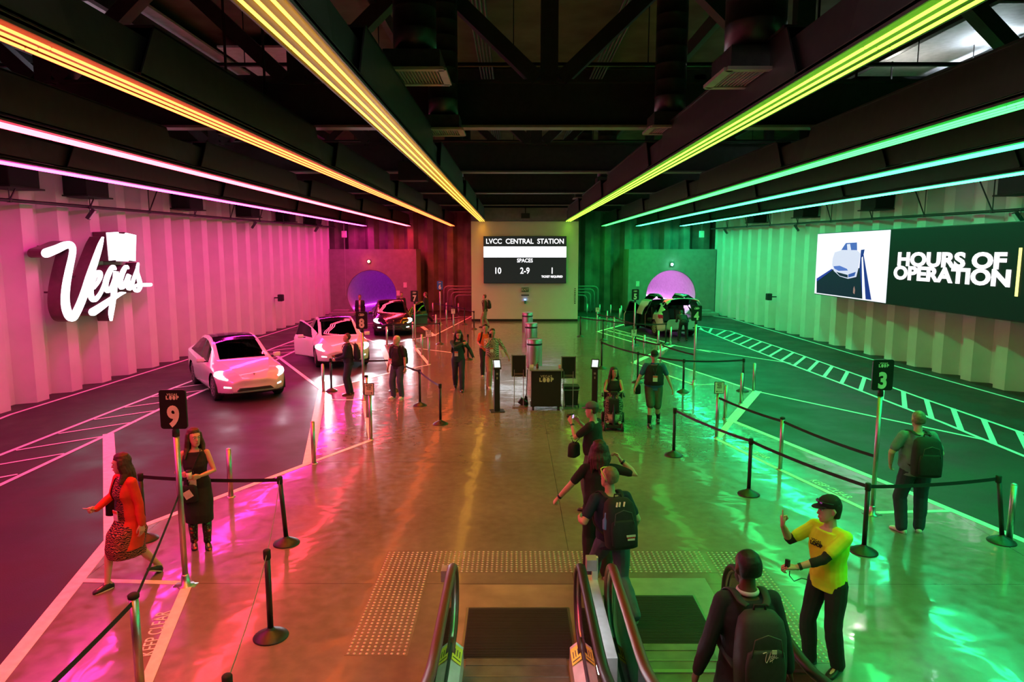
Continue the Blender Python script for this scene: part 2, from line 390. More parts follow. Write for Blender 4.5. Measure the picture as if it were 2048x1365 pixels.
# portals
def portal(name, x0, x1, cx, cz, R, tubecol, es):
    zt = 4.24; yf = 45.0; bm = BM(); n = 48
    ang = [2*PI*i/n for i in range(n)]
    circ = [(cx+R*math.cos(a), max(0, cz+R*math.sin(a))) for a in ang]
    def edge(a):
        dx, dz = math.cos(a), math.sin(a); t = 1e9
        if dx > 1e-6: t = min(t, (x1-cx)/dx)
        if dx < -1e-6: t = min(t, (x0-cx)/dx)
        if dz > 1e-6: t = min(t, (zt-cz)/dz)
        if dz < -1e-6: t = min(t, (0-cz)/dz)
        return (cx+dx*t, cz+dz*t)
    outer = [edge(a) for a in ang]
    for cor in ((x0,zt),(x1,zt)):
        j = min(range(n), key=lambda i: (outer[i][0]-cor[0])**2+(outer[i][1]-cor[1])**2); outer[j] = cor
    vo = [bm.verts.new((a, yf, b)) for a, b in outer]; vi = [bm.verts.new((a, yf, b)) for a, b in circ]
    vb = [bm.verts.new((a, 47.2, b)) for a, b in circ]; vob = [bm.verts.new((a, 47.2, b)) for a, b in outer]
    for i in range(n):
        j = (i+1) % n
        for q in ((vo[i], vo[j], vi[j], vi[i]), (vi[i], vi[j], vb[j], vb[i]), (vo[i], vo[j], vob[j], vob[i])):
            try: bm.faces.new(q)
            except ValueError: pass
    bmesh.ops.remove_doubles(bm, verts=bm.verts, dist=1e-4)
    bmesh.ops.dissolve_degenerate(bm, edges=bm.edges, dist=1e-4)
    p = struct(name, fixn(bm), M_conc)
    bm = BM()
    circ2 = [(cx+(R-.02)*math.cos(a), cz+(R-.02)*math.sin(a)) for a in ang]
    rings = [[Vector((a+(.03*(y-45)**2 if cx < 0 else -.006*(y-45)**2), y, b)) for a, b in circ2] for y in (45.05, 47, 49, 51, 53, 55, 58)]
    loft(bm, rings, cap=False); 
    newobj('tunnel_lining', bm, mat('tunnel_lining', (.72,.7,.72), .5), p, True)
    bm = BM(); prism(bm, [(cx-R,45.05,.0),(cx+R,45.05,.0),(cx+R+(5 if cx < 0 else 0),58,.0),(cx-R,58,.0)], (0,0,.01)); newobj('tunnel_road', fixn(bm), M_asph, p)
    bm = BM(); box(bm, (cx+(1.5 if cx < 0 else 0), 58.2, cz), (9, .1, 5)); newobj('tunnel_end', bm, M_blkm, p)
    t = tag(newobj('tunnel_neon_tube', neon(cx, cz, R), emis('tunnel_neon_'+('left' if cx < 0 else 'right'), tubecol, es)),
        'glowing %s neon tube along the wall of the %s tunnel' % (('magenta', 'left') if cx < 0 else ('lilac', 'right')), 'neon light')
    return p
def neon(cx, cz, R):
    bm = BM()
    if cx < 0:
        tube(bm, [(cx-R+.36+.03*(y-45)**2, y, .35) for y in (45.3, 46.5, 48, 49.5, 51, 52.5, 54, 55.5, 57)], .03, 8)
    else:
        tube(bm, [(cx-R+.36-.006*(y-45)**2, y, .55) for y in (45.3, 48, 51, 54, 57)], .035, 8)
        tube(bm, [(cx+R-.36-.006*(y-45)**2, y, .55) for y in (45.3, 48, 51, 54, 57)], .035, 8)
    return bm
portal('wall_portal_left', -12.16, -6.37, -9.35, 1.25, 1.63, (.55,.02,.75), 15)
portal('wall_portal_right', 7.54, 13.25, 10.37, 1.25, 1.63, (.9,.3,1), 16)
# portal fittings
def lamp(x, y, z, col, nm, label):
    t = thing('signal_lamp', label, 'lamp', (x, y, z))
    bm = BM(); box(bm, (0,-.05,0), (.22,.1,.22), bev=.02); newobj('housing', bm, M_blk, t)
    bm = BM(); bmesh.ops.create_uvsphere(bm, u_segments=16, v_segments=10, radius=.085)
    o = newobj('lens', bm, emis(nm, col, 60), t, True); o.location = (0,-.13,0)
lamp(-9.46, 45, 3.44, (1,.12,.05), 'red_lens', 'small glowing red signal lamp above the left tunnel mouth')
lamp(10.36, 45, 3.25, (.25,1,.7), 'green_lens', 'small glowing green signal lamp above the right tunnel mouth')
for x, z, l in ((-7.13,1.9,'white notice plate at upper right of left tunnel mouth'), (-7.6,1.36,'white notice plate low beside the left tunnel mouth'), (8.16,1.98,'pale notice plate left of the right tunnel mouth')):
    bm = BM(); box(bm, (0,-.02,0), (.22,.03,.34)); tag(newobj('notice_plate', bm, M_card, loc=(x,45,z)), l, 'sign')
# ================================================================ LED rows and steel overhead
ROWS = [(-10.1,(1,.02,.36),'magenta','first','leftmost'), (-7.12,(1,.03,.07),'red','second','second from the left'), (-4.13,(1,.095,.004),'orange','third','third from the left'),
        (-1.80,(1,.44,.02),'yellow','fourth','left of the central pier'), (3.15,(.30,1,.015),'yellow-green','fifth','right of the central pier'), (6.1,(.02,1,.07),'green','sixth','second right of the pier'),
        (8.43,(.01,1,.20),'mint green','seventh','second from the right'), (11.4,(.01,.97,.32),'cyan green','eighth','rightmost')]
ROWGAIN = [1.9,1.9,1.0,.42,.27,.80,1.3,1.8]
ROWSPREAD = [170,142,116,104,104,116,142,170]
TY = [-1, 7, 15, 23.2, 31.3, 39.2]
for (X, c, cn, _, where), gain, spread in zip(ROWS, ROWGAIN, ROWSPREAD):
    yend = 39.9 if cn in ('yellow', 'yellow-green') else 46.9
    t = thing('led_strip_light', 'long triple-tube %s light strip under its girder, %s' % (cn, where), 'ceiling light', (X, 20, 5.8), group='coloured light strips under the ceiling girders')
    me = emis('led_'+cn.replace(' ', '_'), tuple(q*.98+.02 for q in c), LED*max(gain, .7))
    bm = BM(); box(bm, (0, (yend-1)/2-20, .07), (.42, yend+1, .04)); box(bm, (-.2, (yend-1)/2-20, .05), (.02, yend+1, .06)); box(bm, (.2, (yend-1)/2-20, .05), (.02, yend+1, .06))
    newobj('fixture_pan', bm, M_led_pan, t)
    for dx in (-.115, 0, .115):
        bm = BM(); y = -1.0
        while y < yend-.05:
            y2 = min(y+2.4, yend); tube(bm, [(dx, y-20+.01, 0), (dx, y2-20-.02, 0)], .014, 6); y = y2
        newobj('light_tube', bm, me, t)
        for k in range(6):      # the strip's own lensed light
            la = (yend+1)/6; L = bpy.data.lights.new('strip_light', 'AREA'); L.shape = 'RECTANGLE'; L.size = .026; L.size_y = la*.995; L.energy = LEDW*gain*la/3; L.color = c; L.spread = math.radians(spread)
            lo = bpy.data.objects.new('strip_light', L); COL.objects.link(lo); lo.parent = t; lo.location = (dx, -21+la*(k+.5), -.0155)
    # girder above, with raked joints at every cross truss
    g = thing('ceiling_girder', 'black steel girder carrying the %s light strip' % cn, 'steel beam', (X, 20, 5.9), group='black girders above the light strips')
    bm = BM(); s = -1 if X > .6 else 1
    box(bm, (0, (yend-1)/2-20, .27), (.16, yend+1, .44)); newobj('web', bm, M_steel, g)
    for i, ya in enumerate(TY):
        yb = TY[i+1] if i+1 < len(TY) else 47
        yb = min(yb, yend)
        if yb-ya < 1: continue
        bm = BM(); o1, o2 = .75, .55
        for sx in (-.15, .15):
            prism(bm, [(sx, ya+o2-20, .02), (sx, yb-o2-20, .02), (sx, yb-o2-.35-20, .62), (sx, ya+o2+.35-20, .62)], (.02, 0, 0))
        box(bm, (0, (ya+yb)/2-20, .03), (.34, yb-ya-2*o2, .03)); box(bm, (0, (ya+yb)/2-20, .62), (.34, yb-ya-2*o2-.7, .03))
        newobj('cover_panel', fixn(bm), mat('girder_cover', (.045,.047,.05), .4, vary=.15), g)
for k, y in enumerate(TY+[45.5]):
    if y < 0: continue
    t = thing('cross_truss', ('black cross truss spanning the hall above the light strips, %s from the camera') % ('nearest','second','third','fourth','fifth','sixth','seventh')[k-1], 'steel truss', (.75, y, 6.65), group='cross trusses of the ceiling')
    bm = BM(); box(bm, (0,0,.5), (28.4,.04,.85)); box(bm, (0,0,.95), (28.4,.36,.05)); newobj('bottom_chord', bm, M_steel, t)
    bm = BM(); box(bm, (0,-.0,.03), (28.4,.36,.05)); newobj('bottom_flange', bm, M_steelL, t)
    bm = BM(); box(bm, (0,0,3.1), (28.4,.3,.35)); newobj('top_chord', bm, M_steel, t)
    if k <= 4:
        for i, xx in enumerate((-10.6,-5.3,0,5.3,10.6)):
            bm = BM(); box(bm, (xx,0,2.0), (.36,.3,2.2)); newobj('vertical_post', bm, M_steel, t)
            for s in (-1, 1):
                bm = BM(); beam(bm, (xx+s*.25,0,1.0), (xx+s*2.5,0,3.1), .3, .34, up=(0,1,0)); newobj('diagonal_brace', bm, M_steel, t)
# longitudinal purlins near the deck
for i, x in enumerate((-11.5,-8.6,-5.6,-2.9,4.6,7.2,9.9,12.9)):
    bm = BM(); box(bm, (0,23,0), (.14,46,.35))
    tag(newobj('purlin', bm, M_steel, loc=(x,0,9.3)), 'black lengthwise roof beam close under the ceiling deck', 'steel beam', 'lengthwise roof beams under the deck')
# ducts
def duct(x, y, z, r, w, label):
    t = thing('air_duct', label, 'air duct', (x, y, z), group='vertical ceiling ducts with square grilles')
    bm = BM(); pr = []; zz = .35
    while zz < 9.9-z: pr += [(r, zz), (r, zz+.27), (r+.004, zz+.285), (r, zz+.3)]; zz += .3
    pr += [(r, 9.99-z)]
    lathe(bm, pr, 24); newobj('duct_pipe', bm, M_duct, t, True)
    bm = BM(); prism(bm, [(-w/2*.92,-w/2*.92,.04),(w/2*.92,-w/2*.92,.04),(w/2*.92,w/2*.92,.04),(-w/2*.92,w/2*.92,.04)], (0,0,.26))
    newobj('plenum_box', fixn(bm), M_duct, t)
    bm = BM()
    for a, b, c, d in ((0,-w/2,w,.06),(0,w/2,w,.06),(-w/2,0,.06,w),(w/2,0,.06,w)): box(bm, (a,b,.02), (c+.05,d+.05 if d < .1 else d,.04))
    gf = newobj('grille_frame', bm, M_grille, t)
    bm = BM(); k = -w/2+.05
    while k < w/2-.03: box(bm, (k,0,.03), (.012,w,.03)); k += .045
    newobj('louvres', bm, M_grille, t)
    bm = BM(); box(bm, (0,0,.052), (w*.9,w*.9,.006)); newobj('grille_back', bm, M_blkm, t)
duct(-1.42, 10.3, 6.55, .31, .86, 'large dark round air duct with square grille, nearest left of centre')
duct(2.95, 8.75, 6.15, .36, .88, 'large dark round air duct with square grille, nearest right of centre')
duct(-1.42, 14.3, 6.45, .30, .74, 'dark round air duct with grille behind the nearest left one')
duct(3.05, 13.8, 6.4, .30, .80, 'dark round air duct with grille behind the nearest right one')
duct(-2.3, 27.0, 6.6, .36, .85, 'distant round duct left of centre, nearer of the far pair')
duct(3.6, 27.0, 6.6, .36, .85, 'distant round duct right of centre, nearer of the far pair')
duct(-2.4, 33.5, 6.6, .36, .95, 'distant round duct left of centre, farthest one')
duct(3.4, 33.5, 6.6, .36, .95, 'distant round duct right of centre, farthest one')
# rigid conduits bundles near deck
for i, (x, z) in enumerate(((-1.0,9.5),(2.4,9.45),(-5.0,8.9),(7.9,8.9))):
    t = thing('conduit_bundle', 'bundle of grey conduits running lengthwise under the deck, %s' % ('left of centre','right of centre','far left','far right')[i], 'pipes', (x, 20, z), group='conduit bundles under the deck')
    for k in range(5):
        bm = BM(); tube(bm, [(k*.09, -18, 0), (k*.09, 26, 0)], .03, 8); newobj('conduit', bm, M_duct, t, True)
# hanging black equipment boxes and white lit deck panels
for x, y, z, s, l in ((-5.9,8.0,7.1,(1.4,.8,.8),'black fan unit hanging between the upper left beams'), (7.2,15.9,6.75,(1.3,.5,.9),'black box unit hanging beyond the green strips'), (12.9,12.0,7.4,(1.2,.7,.9),'black speaker box under the upper right ceiling'),
                   (-5.4,14.3,6.75,(1.1,.5,.7),'black box unit hanging on the truss at left'), (-3.2,22.3,6.6,(.9,.5,.6),'small black box hanging left of the second truss')):
    bm = BM(); box(bm, (0,0,0), s, bev=.03); [box(bm, (q*s[0]*.35,0,(9.98-z)/2), (.04,.04,9.98-z)) for q in (-1,1)]
    tag(newobj('hanging_unit', bm, M_blkm, loc=(x,y,z)), l, 'ceiling equipment')
def deckpanel(x, y, sx, sy, label, z=9.62):
    bm = BM(); box(bm, (0,0,0), (sx,sy,.06)); tag(newobj('ceiling_panel', bm, M_deckw, loc=(x,y,z)), label, 'ceiling panel', 'pale ceiling panels')
deckpanel(-11.0, 19.2, 5.4, 6.4, 'pale ceiling panel in the upper left corner')
deckpanel(-7.0, 21.0, 2.2, 3.0, 'pale ceiling panel between the left trusses')
deckpanel(13.0, 19.4, 4.2, 6.4, 'pale ceiling panel in the upper right corner')
def tubelight(x, y, z, L, label, s=30, col=(.75,.85,1)):
    t = thing('work_light', label, 'ceiling light', (x, y, z))
    bm = BM(); box(bm, (0,0,-.04), (.16,L,.05)); [box(bm, (0,q*L*.45,(10-z)/2-.04), (.02,.02,10-z)) for q in (-1,1)]; newobj('housing', bm, M_blk, t)
    bm = BM(); tube(bm, [(0,-L/2+.03,.02),(0,L/2-.03,.02)], .025, 8); newobj('lamp_tube', bm, emis('work_light_%d' % s, col, s), t)
tubelight(-11.6, 18.6, 9.2, 1.3, 'fluorescent work light shining up at the upper left panel', 130)
tubelight(-10.4, 17.0, 9.2, 1.0, 'short fluorescent light near the top left corner', 40)
tubelight(12.4, 18.6, 9.15, 1.5, 'fluorescent work light shining up at the upper right panel', 110, (.75,.9,1))
tubelight(13.4, 20.8, 9.15, 1.5, 'fluorescent work light behind the one at upper right', 109, (.75,.9,1))
for y, z in ((11.5,8.3),(15.9,8.2),(26.5,8.2)):
    bm = BM(); tube(bm, [(-13.7,0,0),(15.2,0,0)], .05, 8)
    for x in range(-12, 15, 3): tube(bm, [(x,0,0),(x,0,9.98-z)], .012, 6)
    tag(newobj('sprinkler_pipe', bm, M_blk, loc=(0,y,z)), 'thin black pipe crossing under the deck, %s of three' % {11.5:'nearest',15.9:'middle',26.5:'farthest'}[y], 'pipe', 'cross pipes under the deck')
t = thing('flood_lamp', 'bright small white lamp among the upper right beams', 'lamp', (11.1, 20.8, 8.38))
bm = BM(); box(bm, (0,.1,0), (.3,.14,.3), bev=.02); box(bm, (0,.12,.72), (.04,.04,1.5)); newobj('housing', bm, M_blk, t)
bm = BM(); bmesh.ops.create_uvsphere(bm, u_segments=16, v_segments=10, radius=.1); newobj('bulb', bm, emis('bulb_white', (1,.95,.85), 220), t, True)
# fluorescent downlights above the escalators (the neutral light at the foot of the stairs)
t = thing('escalator_downlight', 'white panel light above the escalators', 'ceiling light', (.9, 2.6, 7.4))
bm = BM(); box(bm, (0,0,.05), (1.7,1.7,.08)); newobj('housing', bm, M_blk, t)
bm = BM(); box(bm, (0,0,0), (1.5,1.5,.02)); newobj('diffuser', bm, emis('downlight', (1,.86,.82), 9), t)
# wall pipes, boxes, floods
for nm, pts, l in (('fire_pipe', [(wx_left(y)+.45, y, 5.32+.012*(y-17)) for y in (10, 20, 30, 40, 45)], 'dark fire pipe running along the top of the pink wall'),
                   ('fire_pipe', [(wx_right(y)-.45, y, 5.20+.013*(y-18)) for y in (10, 20, 30, 40, 45)], 'dark fire pipe running along the top of the green wall')):
    t = thing(nm, l, 'pipe', pts[2]); o = Vector(pts[2])
    P = [Vector(p)-o for p in pts]
    bm = BM(); tube(bm, P, .045, 8); newobj('pipe_run', bm, M_blk, t, True)
    y = 11.0; s = 1 if o.x < 0 else -1
    while y < 45:
        f = (wx_left if s > 0 else wx_right)(y)+s*.45; z = (5.32+.012*(y-17)) if s > 0 else 5.20+.013*(y-18)
        bm = BM(); tube(bm, [Vector((f,y,z))-o, Vector((f,y,6.4))-o], .015, 6); beam(bm, Vector((f,y,z))-o, Vector((f-s*.1,y+.9,6.3))-o, .03, .03); lathe(bm, [(.06,-.05),(.07,0),(.06,.05)], 8, Vector((f,y,z))-o)
        newobj('pipe_hanger', bm, M_blk, t); y += 3.1
for x, ys, g in ((-1, (17.5,20.4,26.3,31.8,36.6,41), 'left'), (1, (19.4,26.5,32.3,38), 'right')):
    for i, y in enumerate(ys):
        X = (wx_left(y)+.3) if x < 0 else wx_right(y)-.3
        bm = BM(); box(bm, (0,0,0), (.7,1.1,.55), bev=.03); box(bm, (0,0,-.3), (.85,1.25,.04)); box(bm, (0,0,.4), (.05,.05,.5))
        tag(newobj('wall_unit', bm, M_blkm, loc=(X,y,5.95)), 'black box unit over the pipe on the %s wall, %s from the camera' % (g, ('nearest','second','third','fourth','fifth','farthest')[i]), 'speaker box', 'black boxes along the wall tops')
for i, (x, y, z, s) in enumerate(((-12.2,20.31,5.12,1), (-12.1,32.04,5.16,1), (-11.9,41.2,5.15,1), (13.75,19.3,5.2,-1), (13.4,32.8,5.2,-1), (13.0,42.3,5.2,-1))):
    x = (wx_left(y)+.45) if s > 0 else wx_right(y)-.45; z = (5.32+.012*(y-17) if s > 0 else 5.20+.013*(y-18))-.21; t = thing('flood_light', 'small square floodlight on the %s wall pipe, %s' % ('left' if s > 0 else 'right', ('nearest','middle one','farthest')[i % 3]), 'floodlight', (x, y, z), math.radians(25*s), 'square floodlights on the wall pipes')
    bm = BM(); box(bm, (0,0,0), (.10,.42,.34), bev=.015, rot=Matrix.Rotation(s*.6,3,'Y')); newobj('housing', bm, M_blk, t)
    bm = BM(); box(bm, (s*.045,0,-.02), (.02,.36,.28), rot=Matrix.Rotation(s*.6,3,'Y')); newobj('glass_front', bm, mat('flood_glass', (.7,.72,.75), .3), t)
    bm = BM(); tube(bm, [(0,-.23,0),(0,-.23,.2),(0,.23,.2),(0,.23,0)], .012, 6); newobj('bracket', bm, M_blk, t)
for x, y, z, l in ((-12.15,35.3,1.7,'black loudspeaker mounted on the pink wall'), (13.45,35.7,1.73,'black loudspeaker mounted on the green wall')):
    s = 1 if x < 0 else -1
    t = thing('wall_speaker', l, 'speaker', (x, y, z)); bm = BM(); box(bm, (s*.1,0,0), (.24,.3,.36), bev=.04); newobj('cabinet', bm, M_blk, t)
    bm = BM(); box(bm, (-s*.15,0,.0), (.3,.06,.06)); newobj('bracket', bm, M_blk, t)
    bm = BM(); box(bm, (s*.225,0,0), (.01,.24,.3)); newobj('grille', bm, M_blkm, t)
for x, l in ((-12.2+1.2,'pale junction box with thin conduit left of the left tunnel'), (12.2,'pale junction box with thin conduit above the right tunnel portal')):
    t = thing('junction_box', l, 'junction box', (x, 44.8, 5.2)); bm = BM(); box(bm, (0,0,0), (.3,.12,.42), bev=.01); newobj('box', bm, M_card, t)
    bm = BM(); tube(bm, [(0,0,-.2),(0,0,-4.0 if x < 0 else .5)], .015, 6); tube(bm, [(0,0,.2),(0,0,4.78)], .015, 6); newobj('conduit', bm, M_grille, t)
# bent pipe banks beside the pier
for s, xa, l in ((-1, -2.5, 'bank of four bent pipes at the back wall left of the pier'), (1, 3.8, 'bank of four bent pipes at the back wall right of the pier')):
    t = thing('pipe_bank', l, 'pipes', (xa, 46.2, 0))
    for k in range(4):
        bm = BM(); L = 1.15+.25*(3-k)+(.3 if s < 0 else 0); zt = 1.75-.2*k; r = .28; pts = [(0, 0, zt)]
        for a in range(0, 91, 15): pts.append((s*(L-r+r*math.sin(math.radians(a))), 0, zt-r+r*math.cos(math.radians(a))))
        pts.append((s*L, 0, 0)); tube(bm, pts, .05, 8); newobj('bent_pipe', bm, mat('pipe_grey', (.3,.29,.28), .45), t, True)
# dark kerb by the far walls
for x, l in ((-11.0,'low dark kerb block at the foot of the left portal'), (12.3,'low dark kerb block at the foot of the right portal')):
    bm = BM(); box(bm, (0,0,.1), (1.6,1.0,.2), bev=.03); box(bm, (-.1,.1,.28), (1.0,.6,.16), bev=.03); tag(newobj('kerb_block', bm, M_conc, loc=(x,43.9,0)), l, 'kerb')
# ================================================================ SIGNS AND SCREENS
FX = (1,0,0); FU = (0,0,1)
# station board on the pier
t = thing('station_board', 'large dark display board on the pier with station name and spaces', 'display screen', (.66, 39.95, 3.6))
bm = BM(); box(bm, (0,-.06,0), (4.8,.14,2.72), bev=.01); newobj('screen_case', bm, M_signb, t)
bm = BM(); box(bm, (0,-.134,0), (4.76,.01,2.68)); newobj('screen_face', bm, emis('screen_dark', (.25,.3,.28), .055), t)
bm = BM(); box(bm, (0,-.142,.455), (4.78,.01,.62)); newobj('white_band', bm, emis('screen_white', (.93,.95,1), 2.6), t)
def btxt(s, size, x, z, **k): textm('screen_text', s, size, (x,-.15,z), FX, FU, M_etext, t, depth=.006, **k)
btxt('LVCC  CENTRAL  STATION', .40, 0, 1.055, bold=.006, sx=.93); btxt('SPACES', .31, 0, -.045, bold=.006, sx=.9)
btxt('10', .50, -1.58, -.64, bold=.008, sx=.85); btxt('2-9', .50, 0, -.64, bold=.008, sx=.85); btxt('1', .50, 1.58, -.64, bold=.008, sx=.85)
btxt('TICKET REQUIRED', .165, 1.58, -.97, bold=.006, sx=.9)
t = thing('exit_sign', 'small dark exit sign under the station board', 'sign', (.68, 39.96, 1.87))
bm = BM(); box(bm, (0,-.03,0), (.42,.06,.24), bev=.005); newobj('sign_case', bm, mat('exit_case', (.03,.09,.05), .4), t); textm('sign_text', 'EXIT', .2, (0,-.065,0), FX, FU, M_signt, t, depth=.004, bold=.003)
bm = BM(); box(bm, (0,-.02,0), (.46,.03,.06)); tag(newobj('nameplate', bm, M_blk, loc=(.68,39.97,1.55)), 'narrow black nameplate under the exit sign', 'sign')
t = thing('alarm_strobe', 'small alarm beacon with blue light on the pier', 'alarm', (.68, 39.96, 1.2))
bm = BM(); box(bm, (0,-.04,-.05), (.12,.08,.2), bev=.01); newobj('case', bm, mat('strobe_teal', (.05,.25,.28), .4), t); bm = BM(); box(bm, (0,-.05,.08), (.1,.06,.06), bev=.01); newobj('beacon', bm, emis('blue_beacon', (.2,.4,1), 6), t)
t = thing('wall_lettering', 'vertical dark lettering near the right edge of the pier', 'sign', (3.6, 39.98, 1.5))
for i, w_ in enumerate((.05,.07,.06,.08,.04,.07,.06,.08)): bm = BM(); box(bm, (0,-.005,.42-i*.12), (w_,.008,.055 if i % 2 else .075)); newobj('letter', bm, M_blk, t)
bm = BM(); box(bm, (0,0,0), (.5,.3,.3), bev=.03); box(bm, (0,-.1,.35), (.05,.05,.6)); tag(newobj('projector', bm, M_blk, loc=(.68,39.6,6.1)), 'small black box hanging above the station board', 'projector')
# script sign on the left wall (surveyed on its face plane)
XF = -12.35
O0 = onplane(60+700/6.204, 440+700/6.204, XF)
def sv(p): return onplane(60+p[0]/6.204, 440+p[1]/6.204, XF)-O0
vs_t = thing('script_wall_sign', 'large glowing white script sign reading Vegas on the pink wall', 'sign', O0)
STROKES = {'V': [((215,412),112),((345,362),100),((440,318),90),((505,312),84),((540,360),70),((530,460),70),((495,620),76),((462,800),84),((448,960),90),((458,1090),96),((497,1190),100),((545,1215),84),((590,1140),88),((640,1030),86),((695,880),84),((745,720),82),((800,560),76),((850,410),64),((885,300),46),((912,218),14)],
 'e': [((800,850),26),((850,780),34),((885,700),40),((876,650),40),((840,660),48),((790,740),56),((762,850),62),((765,940),62),((800,995),56),((850,960),44),((900,880),34),((945,760),30)],
 'g': [((1062,610),30),((1040,580),40),((1010,620),52),((965,720),56),((945,820),56),((975,885),48),((1020,840),38),((1070,710),44),((1078,640),50),((1066,760),52),((1052,900),56),((1030,1060),56),((1015,1160),50),((1015,1245),20)],
 'a': [((1222,600),26),((1200,580),40),((1160,650),52),((1128,760),52),((1145,845),46),((1190,790),38),((1238,680),44),((1222,740),46),((1225,830),46),((1255,850),40),((1300,720),32),((1352,560),14)],
 's': [((1350,540),16),((1338,640),32),((1362,740),42),((1376,820),44),((1350,880),36),((1312,872),32),((1308,830),28),((1350,808),34),((1420,808),44),((1500,805),40)],
 'underline': [((790,1145),92),((860,1100),84),((960,1030),70),((1060,960),54),((1140,915),38),((1186,905),14)]}
def smooth_path(pts, k=4):
    out = []
    n = len(pts)
    for i in range(n-1):
        p0, p1, p2, p3 = pts[max(i-1,0)], pts[i], pts[i+1], pts[min(i+2,n-1)]
        for j in range(k):
            t_ = j/k; q = []
            for d in range(len(p1)):
                a, b, c, e_ = p0[d], p1[d], p2[d], p3[d]
                q.append(.5*((2*b)+(-a+c)*t_+(2*a-5*b+4*c-e_)*t_*t_+(-a+3*b-3*c+e_)*t_**3))
            out.append(q)
    out.append(list(pts[-1])); return out
def ribbon(bm, P3, W, nrm, depth, off=0):
    """extruded ribbon with rounded ends along P3 (in a plane with normal nrm)"""
    L, R = [], []; n = len(P3)
    for i, p in enumerate(P3):
        d = (P3[min(i+1,n-1)]-P3[max(i-1,0)]).normalized(); s = nrm.cross(d)
        L.append(p+s*W[i]/2); R.append(p-s*W[i]/2)
    o = nrm*off; e_ = nrm*(off-depth)
    for a, b, c, d in zip(L[:-1], L[1:], R[1:], R[:-1]):
        f = [bm.verts.new(q+o) for q in (a,b,c,d)]; g = [bm.verts.new(q+e_) for q in (a,b,c,d)]
        bm.faces.new(f); bm.faces.new(list(reversed(g)))
        bm.faces.new((f[0],g[0],g[1],f[1])); bm.faces.new((f[2],g[2],g[3],f[3])); bm.faces.new((f[1],g[1],g[2],f[2])); bm.faces.new((f[3],g[3],g[0],f[0]))
    for e0, w_ in ((0, W[0]), (n-1, W[-1])):
        prism(bm, [P3[e0]+o+Vector((0, math.cos(a)*w_/2, math.sin(a)*w_/2)) for a in [2*PI*i/14 for i in range(14)]], -nrm*depth)
def ribbon2(bm, P, tf, nrm, depth, off=0):
    n = len(P); L, R = [], []
    o = nrm*off; e_ = nrm*(off-depth)
    for i, (x, y, w_) in enumerate(P):
        a, b = P[max(i-1,0)], P[min(i+1,n-1)]; dx, dy = b[0]-a[0], b[1]-a[1]; l = math.hypot(dx, dy) or 1
        L.append(tf((x-dy/l*w_/2, y+dx/l*w_/2))); R.append(tf((x+dy/l*w_/2, y-dx/l*w_/2)))
    for a, b, c, d in zip(L[:-1], L[1:], R[1:], R[:-1]):
        f = [bm.verts.new(q+o) for q in (a,b,c,d)]; g = [bm.verts.new(q+e_) for q in (a,b,c,d)]
        bm.faces.new(f); bm.faces.new(list(reversed(g)))
        for i in range(4): j = (i+1) % 4; bm.faces.new((f[i],g[i],g[j],f[j]))
    for x, y, w_ in (P[0], P[-1]):
        prism(bm, [tf((x+math.cos(a)*w_/2, y+math.sin(a)*w_/2))+o for a in [2*PI*i/14 for i in range(14)]], -nrm*depth)
def script_letters(parent, tf, scale, nrm, depth_face, m_face, depth_back=0, m_back=None, grow=1.0):
    for nm, st in STROKES.items():
        P = smooth_path([(p[0], p[1], w_) for p, w_ in st])
        bm = BM(); ribbon2(bm, P, tf, nrm, depth_face, .0); newobj('letter_'+nm if nm != 'underline' else 'underline', bm, m_face, parent)
        if m_back:
            bm = BM(); ribbon2(bm, [(a, b, c*1.04+5) for a, b, c in P], tf, nrm, depth_back, -depth_face*.9); newobj('letter_casing', bm, m_back, parent)
M_case = mat('sign_casing', (.16,.05,.09), .3, metal=.4)
M_eface = emis('sign_face_white', (1,.95,1), 4)
sc_v = (sv((1300,700))-sv((300,700))).length/1000
script_letters(vs_t, sv, sc_v*.93, Vector((1,0,0)), .05, M_eface, .36, M_case)
cp = [(968,160),(1098,152),(1104,172),(1194,178),(1198,162),(1318,190),(1310,512),(1232,497),(1222,515),(1092,512),(1085,494),(1000,505)]
bm = BM(); prism(bm, [sv(p) for p in cp], (-.05,0,0)); newobj('welcome_badge', fixn(bm), M_eface, vs_t)
bm = BM(); cc = sv((1140,335)); prism(bm, [cc+(sv(p)-cc)*1.05+Vector((-.05,0,0)) for p in cp], (-.4,0,0)); newobj('badge_casing', fixn(bm), M_case, vs_t)
for p in ((400,330),(480,900),(700,700),(1000,700),(1300,700),(1100,300)): q = sv(p); bm = BM(); box(bm, (q.x-.5,q.y,q.z), (.35,.05,.05)); newobj('standoff', bm, M_case, vs_t)

# wide screen on the right wall
XS = 13.15
t = thing('wall_screen', 'wide wall screen on the green wall showing a white car and HOURS OF OPERATION', 'display screen', (XS, 23.9, 3.5))
def sp(px, py, dx=0): return onplane(px, py, XS)-Vector((XS, 23.9, 3.5))+Vector((dx,0,0))
bm = BM(); box(bm, (.14,-2.95,.04), (.26,17.9,2.62), bev=.01); newobj('screen_case', bm, M_signb, t)
bm = BM(); box(bm, (.0,-5.8,.04), (.012,12.0,2.56)); newobj('dark_panel', bm, emis('screen_teal', (.02,.20,.14), .03), t)
bm = BM(); box(bm, (-.002,3.08,.04), (.012,5.75,2.56)); newobj('bright_panel', bm, emis('screen_paper', (.88,.92,1), 1.15), t)
def spoly(name, pts, col, s, dx):
    bm = BM(); prism(bm, [sp(1630+a*418/2048, 440+b*200/980, dx) for a, b in pts], (.004,0,0)); newobj(name, fixn(bm), emis('screen_%s' % name, col, s), t)
spoly('road_picture', [(20,585),(175,485),(330,520),(440,470),(465,480),(470,775),(18,715)], (.01,.025,.06), .5, -.014)
